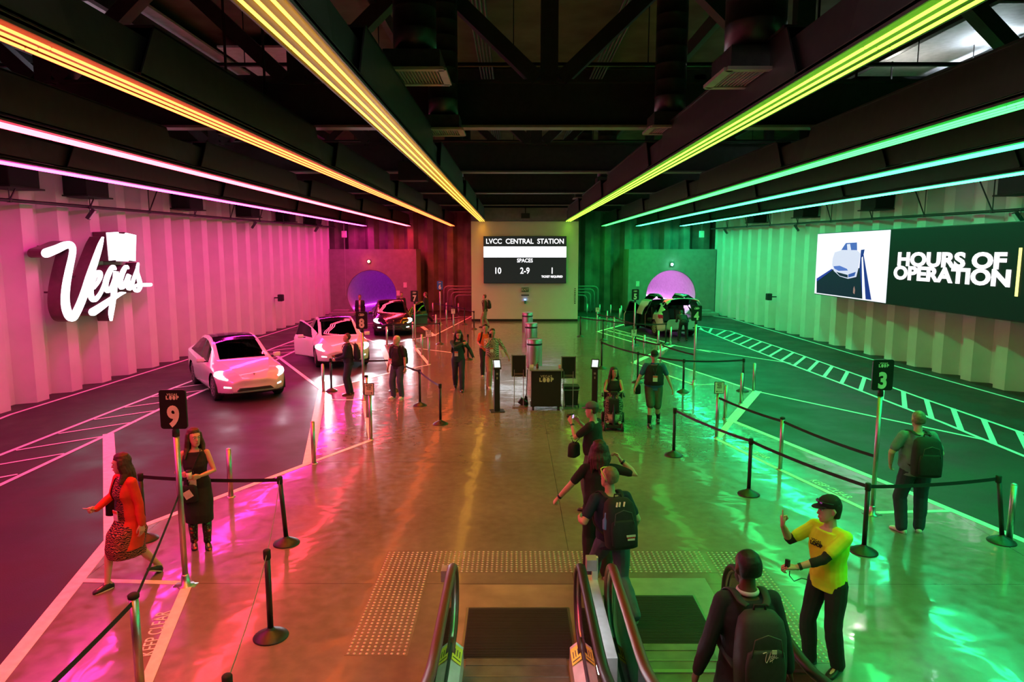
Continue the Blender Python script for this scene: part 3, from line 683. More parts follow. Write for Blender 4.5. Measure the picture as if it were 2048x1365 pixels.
spoly('kerb_blue', [(455,295),(490,290),(480,340),(556,785),(470,775),(440,470)], (.02,.05,.4), .6, -.018)
spoly('kerb_line', [(463,370),(474,360),(500,783),(470,778)], (.9,.95,1), 1.3, -.022)
spoly('lane_line', [(22,575),(170,480),(178,490),(22,605)], (.03,.06,.5), .7, -.024)
spoly('car_body', [(180,380),(200,320),(265,298),(420,300),(452,330),(430,480),(410,560),(330,578),(250,555),(190,500),(175,440)], (.70,.76,.92), 1.0, -.028)
spoly('car_windscreen', [(265,296),(310,228),(418,222),(420,298)], (.08,.16,.55), .9, -.032)
spoly('windscreen_gap', [(322,240),(352,236),(362,296),(326,296)], (.75,.8,.95), 1.0, -.036)
spoly('bonnet_shade', [(190,455),(250,450),(320,480),(330,498),(240,500),(200,480)], (.10,.2,.65), .9, -.036)
spoly('bumper_grille', [(215,510),(328,540),(328,568),(250,548)], (.01,.02,.06), .7, -.036)
spoly('bumper_lamp', [(335,535),(408,510),(395,550),(335,565)], (.05,.12,.5), .8, -.036)
spoly('road_glow', [(382,670),(390,650),(398,690),(392,730),(378,715)], (.5,.3,.25), .7, -.024)
for s, za, ya, yb in (('HOURS OF',.29,23.27-23.9,18.62-23.9), ('OPERATION',-.17,23.65-23.9,18.15-23.9)):
    o = textm('screen_text', s, .60, (-.02,(ya+yb)/2,za), (0,-1,0), FU, M_etext, t, depth=.006, bold=.028, sx=(ya-yb)/(2.62 if s[0] == 'H' else 3.27))
bm = BM(); box(bm, (-.02,17.86-23.9,.03), (.012,.10,1.26)); newobj('yellow_bar', bm, emis('screen_yellow', (1,1,.25), 1.8), t)
# ---------------------------------------------------------------- zone signs
def loop_logo(parent, c, s, m):
    textm('sign_text', 'VEGAS', s*.30, (c[0],c[1],c[2]+s*.30), FX, FU, m, parent, depth=.004, spacing=1.15)
    for i, ch in enumerate('LOOP'):
        x = c[0]+(i-1.5)*s*.325
        if ch == 'O':
            bm = BM(); tube(bm, [(x,c[1]+.002,c[2]-s*.07),(x,c[1]+.002,c[2]+s*.07)], s*.135, 14, flat=.02/s, round_ends=True, xdir=(1,0,0)); newobj('logo_o', bm, m, parent)
        else: textm('sign_text', ch, s*.46, (x,c[1],c[2]), FX, FU, m, parent, depth=.004, bold=s*.022)
def zone_sign(num, x, y, blue=False):
    w_, h_ = .315, .47; mb = M_signblue if blue else M_signb
    t = thing('zone_sign', '%s sign board with number %s on a tall silver pole' % ('blue' if blue else 'black', num), 'sign', (x, y, 0), 0, 'numbered bay signs on poles')
    bm = BM(); tube(bm, [(0,0,.02),(0,0,1.95)], .035, 14); newobj('pole', bm, M_stain, t, True)
    bm = BM(); lathe(bm, [(.10,0),(.10,.012),(.055,.02),(.045,.13),(.036,.15)], 20); box(bm, (0,0,.006), (.26,.12,.012)); newobj('base_flange', bm, M_stain, t, True)
    bm = BM(); lathe(bm, [(.042,1.88),(.042,1.95),(.03,1.98),(.03,2.02)], 14); newobj('collar', bm, M_blk, t, True)
    bm = BM(); box(bm, (0,-.02,2.21), (w_,.025,h_)); 
    es = [e for e in bm.edges if abs(e.verts[0].co.y-e.verts[1].co.y) > .01]
    bmesh.ops.bevel(bm, geom=es, offset=.035, segments=4, affect='EDGES', profile=.5); newobj('sign_board', bm, mb, t)
    textm('sign_number', num, .33, (0,-.036,2.115), FX, FU, M_signt, t, depth=.004, bold=.014, sx=.85)
    loop_logo(t, (0,-.036,2.35), .125, M_signt)
    return t
for n_, x, y in (('9',-4.01,7.89),('8',-4.13,18.49),('7',-4.16,28.67),('6',-4.1,38.1),('3',5.57,10.18),('4',5.55,20.66),('5',5.31,29.79)): zone_sign(n_, x, y, n_ == '6')
# ---------------------------------------------------------------- stanchions with belts, poles, bollards
SZ = .97
def stanchion(x, y, label, tilt=0):
    t = thing('queue_stanchion', label, 'stanchion', (x, y, 0), 0, 'black belt stanchions')
    bm = BM(); lathe(bm, [(.18,0),(.182,.012),(.175,.022),(.12,.055),(.055,.085),(.034,.10),(.034,.11)], 28); newobj('base', bm, M_blk, t, True)
    bm = BM(); tube(bm, [(0,0,.08),(tilt*.85,0,.92)], .031, 14); newobj('post', bm, M_blk, t, True)
    bm = BM(); lathe(bm, [(.034,.87),(.038,.88),(.038,.965),(.03,.975)], 16, (tilt*.9,0,0)); newobj('belt_head', bm, M_blkm, t, True)
    t['tilt'] = tilt
    return t
def belt(frm, b, z1=.925, z2=.925, wd=.05, m=None, sag=.03):
    a = frm.location.copy(); a.z = 0; tl = frm.get('tilt', 0)
    bm = BM(); P = []; b = Vector((b[0], b[1], 0))-a; s = Vector((tl*.9,0,0)); n = 8
    d = (b-s).normalized(); nn = Vector((-d.y, d.x, 0))*.0015
    for i in range(n+1):
        k = i/n; p = s.lerp(b, k); p.z = z1*(1-k)+z2*k-sag*4*k*(1-k); P.append(p)
    rings = [[p+nn+Vector((0,0,wd/2)), p-nn+Vector((0,0,wd/2)), p-nn-Vector((0,0,wd/2)), p+nn-Vector((0,0,wd/2))] for p in P]
    loft(bm, rings); return newobj('belt', fixn(bm), m or M_belt, frm)
def pole(x, y, h, label, sign=None, r=.038, nm='silver_post', grp='plain silver posts', arrow=1, cap=False):
    t = thing(nm, label, 'post', (x, y, 0), 0, grp)
    bm = BM(); tube(bm, [(0,0,.0),(0,0,h)], r, 14); newobj('post', bm, M_stain, t, True)
    if cap:
        bm = BM(); lathe(bm, [(r+.008,h-.03),(r+.01,h),(r-.01,h+.015)], 14); newobj('belt_head', bm, M_blkm, t, True)
    else:
        bm = BM(); lathe(bm, [(r,h-.004),(r*.8,h+.012),(r*.4,h+.02)], 14); newobj('top_cap', bm, M_stain, t, True)
    bm = BM(); lathe(bm, [(r+.03,0),(r+.03,.01),(r+.004,.02)], 16); newobj('foot_ring', bm, M_stain, t, True)
    if sign:
        bm = BM(); box(bm, (0,-.05,h+.13), (.215,.02,.265), bev=.006); f = newobj('sign_frame', bm, M_blk, t)
        bm = BM(); box(bm, (0,-.062,h+.13), (.185,.006,.235)); newobj('sign_card', bm, M_card, t)
        lines = sign.split('|')
        for i, s in enumerate(lines): textm('sign_text', s, .046, (0,-.067,h+.215-i*.042), FX, FU, M_blk, t, depth=.002, bold=.001)
        bm = BM(); zz = h+.05; a = arrow
        box(bm, (-.01*a,-.066,zz), (.11,.003,.008)); prism(bm, [(a*.075,-.068,zz),(a*.045,-.068,zz+.018),(a*.045,-.068,zz-.018)], (0,.003,0)); newobj('arrow', fixn(bm), M_blk, t)
    return t
def bollard(px, py, label, h=.82): p = ground(px, py); return pole(p.x, p.y, h, label, None, .042, 'silver_bollard', 'silver bollards at the kerb line')
G = lambda px, py: tuple(ground(px, py)[:2])
# left side
s1 = stanchion(*G(573,1088), 'black belt stanchion right of the woman in the black dress', -.06)
s2 = stanchion(*G(542,1275), 'black belt stanchion nearest the left foreground')
s3 = stanchion(-2.10, 4.64, 'black belt stanchion cut by the bottom edge of the picture')
s4 = stanchion(*G(290,1080), 'black belt stanchion hidden behind the woman in the red cardigan')
belt(s1, s4.location[:2]); M_cord = mat('grey_belt_edge', (.28,.28,.26), .6)
belt(s1, s2.location[:2], m=M_cord, wd=.02, sag=.05); belt(s2, s3.location[:2], m=M_cord, wd=.02, sag=.05)
np1 = pole(-3.41, 5.77, 1.0, 'silver belt post in the left foreground', None, .04, cap=True); belt(np1, (-4.01,7.85), .93, 1.15, wd=.05, sag=.02); belt(np1, (-3.36,3.2), .93, .93)
A_ = stanchion(*G(663,783), 'black stanchion in front of the second white car'); B_ = stanchion(*G(790,783), 'black stanchion behind the man in the black polo')
C_ = stanchion(*G(840,812), 'black stanchion right of the man in the black polo'); D_ = stanchion(*G(881,849), 'black stanchion at the end of the purple belt')
belt(A_, B_.location[:2]); belt(B_, C_.location[:2]); belt(C_, D_.location[:2], m=mat('purple_belt', (.06,.03,.12), .6))
E_ = stanchion(*G(788,690), 'black stanchion in front of the black car'); F_ = stanchion(*G(880,689), 'black stanchion between zones seven and six')
belt(E_, F_.location[:2]); P9 = stanchion(*G(936,720), 'black stanchion behind the long-haired man')
I_ = stanchion(*G(904,644), 'far black stanchion farthest left of the pier'); Gg = stanchion(*G(929,650), 'far black stanchion, middle of three left of the pier'); H_ = stanchion(*G(948,659), 'far black stanchion nearest the left pier corner')
belt(I_, Gg.location[:2]); belt(Gg, H_.location[:2]); belt(I_, (I_.location.x-1.3, I_.location.y+2.2))
bollard(462,995,'silver bollard right of the woman in the black dress'); bollard(628,928,'silver bollard at the thick white kerb mark in bay nine'); bollard(647,785,'silver bollard at the corner in front of the second white car')
bollard(774,692,'silver bollard in front of the black car'); bollard(826,680,'silver bollard left of sign seven'); bollard(844,711,'silver bollard beside the small enter sign')
bollard(872,668,'silver bollard beyond sign seven', .95); bollard(893,655,'silver bollard just right of sign six', .95)
for i, (a, b) in enumerate(((866,632),(893,632),(917,633))): bollard(a, b, 'far silver bollard near the left pipe bank, %s from the left' % ('first','second','third')[i])
p = G(742,880); pole(*p, 1.0, 'silver post with ENTER THIS WAY card, nearest one', 'ENTER|THIS|WAY', .037, 'sign_post', 'wayfinding cards on silver posts', 1)
pole(*G(735,836), 1.05, 'silver belt post behind the nearest enter card', None, .036, cap=True)
p = G(858,729); pole(*p, 1.0, 'silver post with enter card between signs eight and seven', 'ENTER|THIS|WAY', .037, 'sign_post', 'wayfinding cards on silver posts', 1)
p = G(907,668); pole(*p, 1.0, 'silver post with enter card farthest away at left', 'ENTER|THIS|WAY', .037, 'sign_post', 'wayfinding cards on silver posts', 1)
# right side
Q1 = stanchion(*G(1347,912), 'black stanchion at the near end of the front right queue'); Q2 = stanchion(*G(1497,990), 'black stanchion second in the front right queue')
Q3 = stanchion(*G(1727,1105), 'black stanchion behind the worker in yellow'); Q4 = stanchion(*G(2003,1085), 'leaning black stanchion at the right picture edge', -.14)
belt(Q1, Q2.location[:2], m=mat('plum_belt', (.05,.012,.03), .6)); belt(Q2, Q3.location[:2]); belt(Q3, (Q4.location.x-.126, Q4.location.y))
R1 = stanchion(*G(1161,674), 'far black stanchion nearest the right pier corner'); R2 = stanchion(*G(1206,681), 'far black stanchion second from the right pier corner')
R8 = stanchion(*G(1331,690), 'black stanchion in front of the car with open rear doors'); belt(R1, R2.location[:2]); belt(R2, (5.31,29.79)); belt(R8, (5.31,29.79))
R7 = stanchion(*G(1270,692), 'black stanchion behind the exit card of zone five')
R3 = stanchion(*G(1203,738), 'black stanchion right of the right kiosk'); R4 = stanchion(*G(1275,766), 'black stanchion left of the man in the vest')
R5 = stanchion(*G(1366,785), 'black stanchion right of the man in the vest'); R6 = stanchion(*G(1485,783), 'black stanchion at the thick white kerb mark right')
belt(R3, R4.location[:2]); belt(R4, R5.location[:2]); belt(R5, R6.location[:2]); 
ex = pole(*G(1433,876), 1.0, 'silver post with exit card in front of zone three', 'EXIT|THIS|WAY', .037, 'sign_post', 'wayfinding cards on silver posts', -1)
mp = pole(*G(1560,940), 1.0, 'silver belt post between exit card and sign three', None, .036, cap=True)
belt(ex, mp.location[:2], .9, .93); belt(mp, (5.57,10.18), .93, .93)
ex2 = pole(*G(1266,727), 1.0, 'silver post with exit card near sign five', 'EXIT|THIS|WAY', .037, 'sign_post', 'wayfinding cards on silver posts', -1)
mp2 = pole(*G(1321,744), 1.0, 'silver belt post in front of the open car', None, .036, cap=True); belt(ex2, mp2.location[:2], .9, .93); belt(mp2, (5.55,20.66), .93, .93)
ex3 = pole(*G(1194,664), 1.0, 'silver post with exit card farthest away at right', 'EXIT|THIS|WAY', .037, 'sign_post', 'wayfinding cards on silver posts', -1)
mp3 = pole(*G(1228,673), 1.0, 'silver belt post left of sign five', None, .036, cap=True); belt(ex3, mp3.location[:2], .9, .93); belt(mp3, (5.31,29.79), .93, .93)
bollard(1482,808,'silver bollard left of the thick white kerb mark'); bollard(1507,783,'silver bollard at the corner of bay three'); bollard(1450,838,'silver bollard between the exit card and the kerb mark')
bollard(2018,1082,'silver bollard beside the leaning stanchion'); bollard(1288,712,'silver bollard left of the open rear car'); bollard(1316,702,'silver bollard in front of the open rear wheel'); bollard(1341,692,'silver bollard behind the open rear car bumper')
for i, (a, b) in enumerate(((1174,634),(1199,636),(1221,637),(1242,639))): bollard(a, b, 'far silver bollard near the right pipe bank, %s from the left' % ('first','second','third','fourth')[i])
bollard(1214,652,'silver bollard in front of the right pipe bank'); bollard(1239,646,'silver bollard left of sign five, farther one')
# tactile paving
def tactile(x0, y0, x1, y1, label):
    bm = BM(); t = thing('tactile_paving', label, 'paving', ((x0+x1)/2, (y0+y1)/2, .005), group='tactile paving strips around the escalators')
    box(bm, (0,0,.001), (x1-x0, y1-y0, .003)); newobj('backing', bm, M_floor, t); bm = BM(); dx = .0635; nx = int((x1-x0)/dx); ny = int((y1-y0)/dx)
    for i in range(nx):
        for j in range(ny):
            c = Vector(((i+.5)*dx-(x1-x0)/2, (j+.5)*dx-(y1-y0)/2, .002))
            loft(bm, [[c+Vector((r*math.cos(a*PI/4), r*math.sin(a*PI/4), z)) for a in range(8)] for r, z in ((.017,0),(.014,.004),(.007,.007))])
    tag(newobj('stud_pattern', bm, mat('stud_metal', (.62,.58,.52), .3, metal=.7), t, True), kind='stuff')
tactile(-1.71,6.42,-1.07,8.86,'studded tactile paving strip left of the escalators'); tactile(-1.07,8.22,2.60,8.86,'studded tactile paving strip across the escalator foot'); tactile(2.60,6.30,3.24,8.86,'studded tactile paving strip right of the escalators')
# ---------------------------------------------------------------- escalators
M_hand_b = mat('brown_handrail', (.10,.035,.02), .42); M_hand_k = mat('black_handrail', (.02,.014,.012), .4); M_hand_r = mat('red_handrail', (.12,.03,.02), .42)
M_gl = glass_material('balustrade_glass', (.86,.93,.9), .05); M_stepm = mat('step_metal', (.30,.29,.27), .38, metal=.7, vary=.25, scale=4); M_matm = mat('comb_mat', (.02,.018,.017), .6)
M_yel = mat('warning_yellow', (.85,.8,.06), .5); M_skirt = mat('skirt_white', (.72,.74,.72), .22, metal=.2)
SL = math.tan(math.radians(30)); YB = 4.45
def ez(y): return max(0, (YB-y))*SL
def esc_path(zo, ys):
    return [(y, zo+(ez(y) if y < YB-.5 else (max(0, (YB+.45-y))**2/(4*.475))*SL if y < YB+.45 else 0)) for y in ys]
def side_wall(t, X, inner, label, mh, sticker=True):
    yy = [-1.2+i*.25 for i in range(23)]+[4.6,4.8,4.9,5.2,5.6,6.0,6.22]; yy = sorted(set(y for y in yy if y <= 6.25))
    top = [Vector((X, y, z)) for y, z in esc_path(1.0, yy)]
    c = Vector((X, 6.25, .65)); arc = [c+Vector((0, .35*math.sin(a), .35*math.cos(a))) for a in [PI*i/12 for i in range(1, 12)]]
    path = top+arc+[Vector((X, 6.2, .30)), Vector((X, 6.0, .29))]
    bm = BM(); tube(bm, path, .045, 12, flat=.75, xdir=(1,0,0)); newobj('handrail', bm, mh, t, True)
    # rail track and glass
    bm = BM(); path2 = [p+Vector((0,0,-.03)) for p in top]+[c+(p-c)*.9 for p in arc]+[Vector((X,6.2,.335))]; tube(bm, path2, .018, 8); newobj('rail_track', bm, M_stain, t, True)
    low = [Vector((X, y, z)) for y, z in esc_path(.28, yy)]
    bm = BM(); up = [p+Vector((0,0,-.045)) for p in top]; arc2 = [c+(p-c)*.88 for p in arc]
    poly = up+arc2+list(reversed(low)); 
    prism(bm, [p+Vector((-.005,0,0)) for p in poly], (.01,0,0)); newobj('glass_panel', fixn(bm), M_gl, t)
    # sloped inner deck and skirt, outer deck
    bm = BM(); s = inner
    prof = lambda z: [(0.015*s, z+.30), (.11*s, z+.22), (.115*s, z-.10), (-.015*s, z-.10)]
    rings = [[Vector((X+a, y, b)) for a, b in prof(z)] for y, z in esc_path(0, yy)]; loft(bm, rings); newobj('inner_deck', fixn(bm), M_skirt, t)
    bm = BM(); prof2 = lambda z: [(-0.015*s, z+.30), (-.10*s, z+.22), (-.105*s, z-.12), (.0*s, z-.12)]
    rings = [[Vector((X+a, y, b)) for a, b in prof2(z)] for y, z in esc_path(0, yy)]; loft(bm, rings); newobj('outer_deck', fixn(bm), M_skirt, t)
    bm = BM(); tube(bm, [Vector((X, y, z+.31)) for y, z in esc_path(0, yy)], .022, 8); newobj('glass_clamp', bm, M_blk, t, True)
    if sticker:
        for q in (s, -s):
            w_ = .10; nrm = Vector((.08*q, 0, .095)).normalized()
            a = Vector((X+q*.022, 6.16, .302)); b = Vector((X+q*.108, 6.16, .228)); bm = BM()
            prism(bm, [a+nrm*.002, b+nrm*.002, b+Vector((0,-.26,0))+nrm*.002, a+Vector((0,-.26,0))+nrm*.002], nrm*.003)
            st = newobj('warning_sticker', fixn(bm), M_yel, t)
            bm = BM()
            for k in range(3):
                m_ = a.lerp(b, .25+.25*k)+nrm*.006+Vector((0,-.12,0)); beam(bm, m_+Vector((0,.05,0)), m_-Vector((0,.05,0)), .008, .002, up=nrm)
            beam(bm, a.lerp(b, .1)+nrm*.006+Vector((0,-.215,0)), a.lerp(b, .9)+nrm*.006+Vector((0,-.215,0)), .012, .002, up=nrm)
            newobj('sticker_print', bm, M_blk, st)
def escalator(xl, xr, label, mhl, mhr, mat_y0, mat_y1):
    t = thing('escalator', label, 'escalator', (0,0,0), 0, 'escalators descending into the hall')
    side_wall(t, xl, 1, '', mhl); side_wall(t, xr, -1, '', mhr)
    a, b = xl+.13, xr-.13; cx = (a+b)/2
    bm = BM(); box(bm, (cx,(mat_y0+5.0)/2,.008), (b-a, mat_y0-5.0, .02)); box(bm, (cx, mat_y0-.12, .02), (b-a,.012,.008)); newobj('landing_plate', bm, M_stepm, t)
    bm = BM(); box(bm, (cx, mat_y0-.48, .024), (b-a,.05,.012)); box(bm, (cx, mat_y0-.3, .02), (b-a,.015,.008)); newobj('comb_strip', bm, M_stain, t)
    k = 0; y = 5.0
    while y > -1.2:
        z = ez(y-.2) if y < 4.9 else 0; 
        if y >= YB+.2: z = .0
        bm = BM(); box(bm, (cx, y-.2, z-.04+.012), (b-a, .395, .1)); 
        for i in range(24): box(bm, (a+(i+.5)*(b-a)/24, y-.2, z+.026), (.02,.39,.008))
        newobj('step', bm, M_stepm, t); y -= .4
    m_ = 1.24*0+ (xr-xl)-.14
    bm = BM(); box(bm, ((xl+xr)/2+.02, (mat_y0+mat_y1)/2, .010), (m_+.05, mat_y1-mat_y0+.05, .008)); fr = newobj('mat_frame', bm, M_stain, t)
    bm = BM(); box(bm, ((xl+xr)/2+.02, (mat_y0+mat_y1)/2, .016), (m_, mat_y1-mat_y0, .010))
    i = mat_y0+.03
    while i < mat_y1-.02: box(bm, ((xl+xr)/2+.02, i, .022), (m_-.02,.010,.006)); i += .028
    newobj('ribbed_mat', bm, M_matm, t); return t
E1 = escalator(-.60, .66, 'escalator at the left of the pair, brown handrail on its left side', M_hand_b, M_hand_k, 6.36, 7.33)
E2 = escalator(.97, 2.17, 'escalator at the right of the pair, with green-lit landing plates', M_hand_r, M_hand_k, 6.62, 7.62)
for e_, x in ((E1, .635), (E1, .685)):
    bm = BM(); tube(bm, [(x,4.7,.945),(x,6.3,.945)], .006, 8); newobj('under_rail_light', bm, emis('under_rail', (.93,.98,1), 55), e_)
# stainless floor plates around
bm = BM(); box(bm, (1.58, 7.2, .006), (1.62,1.75,.006)); tag(newobj('floor_plate', bm, mat('floor_plate_metal', (.45,.45,.43), .3, metal=.6)), 'metal floor plate around the right escalator mat', 'floor plate')
bm = BM(); box(bm, (.03, 6.95, .006), (1.42,1.9,.006)); tag(newobj('floor_plate', bm, mat('floor_plate_worn', (.33,.27,.2), .4, metal=.3, vary=.3, scale=2)), 'worn brown floor plate around the left escalator mat', 'floor plate')
t = thing('escalator_divider', 'stainless cabinet between the two escalators', 'panel', (.815, 6.0, 0))
bm = BM(); box(bm, (0,.1,.33), (.13,1.5,.66), bev=.01); newobj('cabinet', bm, mat('bright_steel', (.8,.82,.84), .35, metal=.5), t)
bm = BM(); box(bm, (0,-3.0,.25), (.10,4.8,.1)); newobj('filler', bm, M_skirt, t)
for x, y, l in ((-.66,6.42,'small grey sensor box left of the brown handrail'), (.80,6.66,'small grey sensor box on a post between the handrails')):
    t = thing('sensor_post', l, 'sensor', (x, y, 0)); bm = BM(); box(bm, (.05 if x > 0 else 0,.1,.45), (.06,.05,.9)); newobj('post', bm, M_skirt, t)
    bm = BM(); box(bm, (0,0,.88), (.11,.13,.12), bev=.01); newobj('sensor_box', bm, mat('sensor_grey', (.3,.3,.32), .4), t)
# ---------------------------------------------------------------- steel bins, cart, posters, kiosks
for i, (x, y) in enumerate(((.71,34.5),(.76,29.3),(.74,23.86))):
    t = thing('steel_bin', 'tall stainless cylinder bin with black band, %s of the three' % ('farthest','middle','nearest')[i], 'bin', (x, y, 0), 0, 'stainless cylinder bins')
    bm = BM(); lathe(bm, [(.265,.0),(.27,.02),(.27,.98),(.262,1.0),(.235,1.0),(.23,.9)], 36); newobj('cylinder', bm, M_stain, t, True)
    bm = BM(); lathe(bm, [(.272,.80),(.275,.81),(.275,.86),(.272,.87)], 36); newobj('black_band', bm, M_blk, t, True)
    bm = BM(); lathe(bm, [(.24,1.0),(.265,1.0),(.268,1.012),(.25,1.02),(.24,1.015)], 36); newobj('rim', bm, M_alu, t, True)
t = thing('podium_cart', 'black rolling podium cart with logo lettering between two poster stands', 'cart', (.84, 17.45, 0))
bm = BM(); box(bm, (0,0,.58), (.76,.5,.90), bev=.01); newobj('cabinet', bm, M_blk, t)
bm = BM(); box(bm, (0,0,1.055), (.86,.6,.035), bev=.008); newobj('counter_top', bm, M_alu, t)
bm = BM(); box(bm, (0,0,.115), (.80,.5,.03)); newobj('bottom_frame', bm, M_blk, t)
loop_logo(t, (0,-.254,.80), .30, mat('cream_lettering', (.7,.66,.45), .5))
for a, b in ((-.33,-.2),(.33,-.2),(-.33,.2),(.33,.2)):
    bm = BM(); tube(bm, [(a-.02,b,.05),(a+.02,b,.05)], .05, 14); box(bm, (a,b,.09), (.05,.05,.04)); newobj('caster', bm, M_rub, t)
t = thing('dispenser_bottle', 'small dark pump bottle on the cart top', 'bottle', (.62, 17.4, 1.073)); bm = BM(); lathe(bm, [(.03,0),(.032,.01),(.032,.10),(.012,.12)], 14); newobj('bottle_body', bm, mat('amber_bottle', (.12,.03,.015), .3), t, True)
bm = BM(); tube(bm, [(0,0,.12),(0,0,.15),(.03,0,.155)], .007, 8); newobj('pump', bm, M_blk, t)
for x, l in ((.47,'small pale card holder at the left end of the cart top'),(1.22,'small pale card holder at the right end of the cart top')):
    bm = BM(); box(bm, (0,0,.035), (.1,.06,.07), bev=.005); box(bm, (0,-.04,.01), (.1,.05,.02)); tag(newobj('card_holder', bm, M_card, loc=(x,17.5,1.073)), l, 'card holder')
def poster(x, y, l):
    t = thing('poster_stand', l, 'sign stand', (x, y, 0), 0, 'poster stands beside the cart')
    for a in (-.12, .12):
        bm = BM(); tube(bm, [(a,0,.02),(a,0,1.0)], .010, 8); newobj('leg', bm, M_stain, t)
    bm = BM(); box(bm, (0,0,.015), (.34,.28,.02), bev=.005); newobj('base_plate', bm, M_alu, t)
    bm = BM()
    for c, s in (((-.18,0,1.10),(.02,.03,.58)),((.18,0,1.10),(.02,.03,.58)),((0,0,1.38),(.38,.03,.02)),((0,0,.82),(.38,.03,.02))): box(bm, c, s)
    newobj('poster_frame', bm, M_alu, t); bm = BM(); box(bm, (0,.002,1.10), (.345,.015,.545)); newobj('poster_sheet', bm, M_signb, t)
    bm = BM()
    for k in range(2): box(bm, (0,-.008,.90-k*.03), (.27,.004,.008))
    newobj('fine_print', bm, mat('poster_print', (.5,.46,.32), .5), t)
poster(.14, 17.6, 'poster stand with dark poster left of the cart'); poster(1.42, 17.35, 'poster stand with dark poster right of the cart')
def kiosk(px, py, rz, l):
    p = ground(px, py); t = thing('kiosk', l, 'kiosk', (p.x, p.y, 0), rz, 'slim black check-in kiosks')
    bm = BM(); box(bm, (0,0,.01), (.36,.36,.018), bev=.004); newobj('base_plate', bm, M_blk, t)
    bm = BM(); box(bm, (0,0,.58), (.145,.09,1.13), bev=.008); newobj('column', bm, M_blk, t)
    R = Matrix.Rotation(math.radians(38), 3, 'X'); bm = BM(); box(bm, (0,-.02,1.22), (.20,.05,.27), rot=Matrix.Rotation(math.radians(-38),3,'X'), bev=.006); h = newobj('tablet_case', bm, M_blk, t)
    bm = BM(); n = Vector((0,-math.cos(math.radians(38)),math.sin(math.radians(38)))); box(bm, Vector((0,-.02,1.22))+n*.027, (.15,.006,.20), rot=Matrix.Rotation(math.radians(-38),3,'X')); newobj('tablet_screen', bm, emis('tablet', (.85,.95,.9), 1.1), t)
    bm = BM(); box(bm, (.0,-.047,.98), (.05,.006,.05)); box(bm, (0,-.047,.87), (.03,.006,.06)); newobj('label_plate', bm, mat('kiosk_label', (.3,.32,.25), .5), t)
kiosk(994,823,.15,'slim black kiosk with lit tablet left of the cart'); kiosk(1189,822,-.25,'slim black kiosk with lit tablet right of the cart')
t = thing('waste_container', 'black lidded wheeled container right of the cart', 'bin', (1.52, 17.75, 0))
bm = BM(); lathe(bm, [(.16,.04),(.19,.06),(.215,.5),(.21,.5)], 4); bmesh.ops.rotate(bm, cent=(0,0,0), matrix=Matrix.Rotation(PI/4,3,'Z'), verts=bm.verts); bmesh.ops.scale(bm, vec=(1.25,1.25,1), verts=bm.verts); newobj('container_body', bm, M_blk, t)
bm = BM(); box(bm, (0,0,.53), (.42,.42,.06), bev=.02); newobj('lid', bm, M_rub, t); bm = BM(); box(bm, (0,0,.465), (.43,.43,.03), bev=.008); newobj('rim', bm, mat('grey_rim', (.28,.28,.27), .5), t)
for a in (-.17,.17):
    bm = BM(); tube(bm, [(a,-.16,.05),(a+.03,-.16,.05)], .05, 12); newobj('wheel', bm, M_rub, t)
t = thing('cleaning_set', 'lobby broom and dustpan leaning behind the left poster stand', 'broom', (.34, 17.85, 0))
bm = BM(); tube(bm, [(0,0,.15),(.03,.05,.95)], .011, 8); newobj('broom_stick', bm, M_blk, t); bm = BM(); prism(bm, [(-.1,0,0),(.06,0,.0),(.03,0,.22),(-.03,0,.24)], (0,.06,0)); newobj('broom_head', fixn(bm), M_blkm, t)
bm = BM(); box(bm, (-.1,-.08,.1), (.2,.16,.16), rot=Matrix.Rotation(.6,3,'Y'), bev=.02); newobj('dustpan', bm, M_blk, t)
# ================================================================ CARS
M_cw = mat('car_white_paint', (.80,.79,.78), .22, vary=.01, coat=1.0); M_cb = mat('car_black_paint', (.012,.013,.016), .18, vary=.02, coat=1.0); M_cs = mat('car_silver_paint', (.55,.53,.50), .25, metal=.3, vary=.01, coat=1)
M_cglass = glass_material('car_window_glass', (.10,.10,.11), .03); M_croof = mat('car_roof_glass', (.008,.008,.01), .08); M_plas = mat('car_black_plastic', (.02,.02,.02), .5)
M_head = emis('headlamp_light', (.95,.97,1), 28); M_fog = emis('fog_light', (1,.97,.9), 4); M_tail = mat('tail_lamp_red', (.35,.01,.015), .2, coat=1); M_taile = emis('tail_lamp_lit', (1,.08,.05), 3)
M_tyre = mat('tyre', (.018,.018,.018), .75); M_rim = mat('wheel_rim', (.35,.35,.36), .3, metal=.8); M_seat = mat('car_seat', (.03,.03,.033), .6); M_skin0 = None
def interp(xs, ys, x):
    return np.interp(x, xs, ys)
def smooth_interp(xs, ys, x):
    # monotone-ish smoothing: average of linear interpolation over a small window
    return sum(np.interp(x+d, xs, ys) for d in (-.10,-.05,0,.05,.10))/5
CL = 4.75
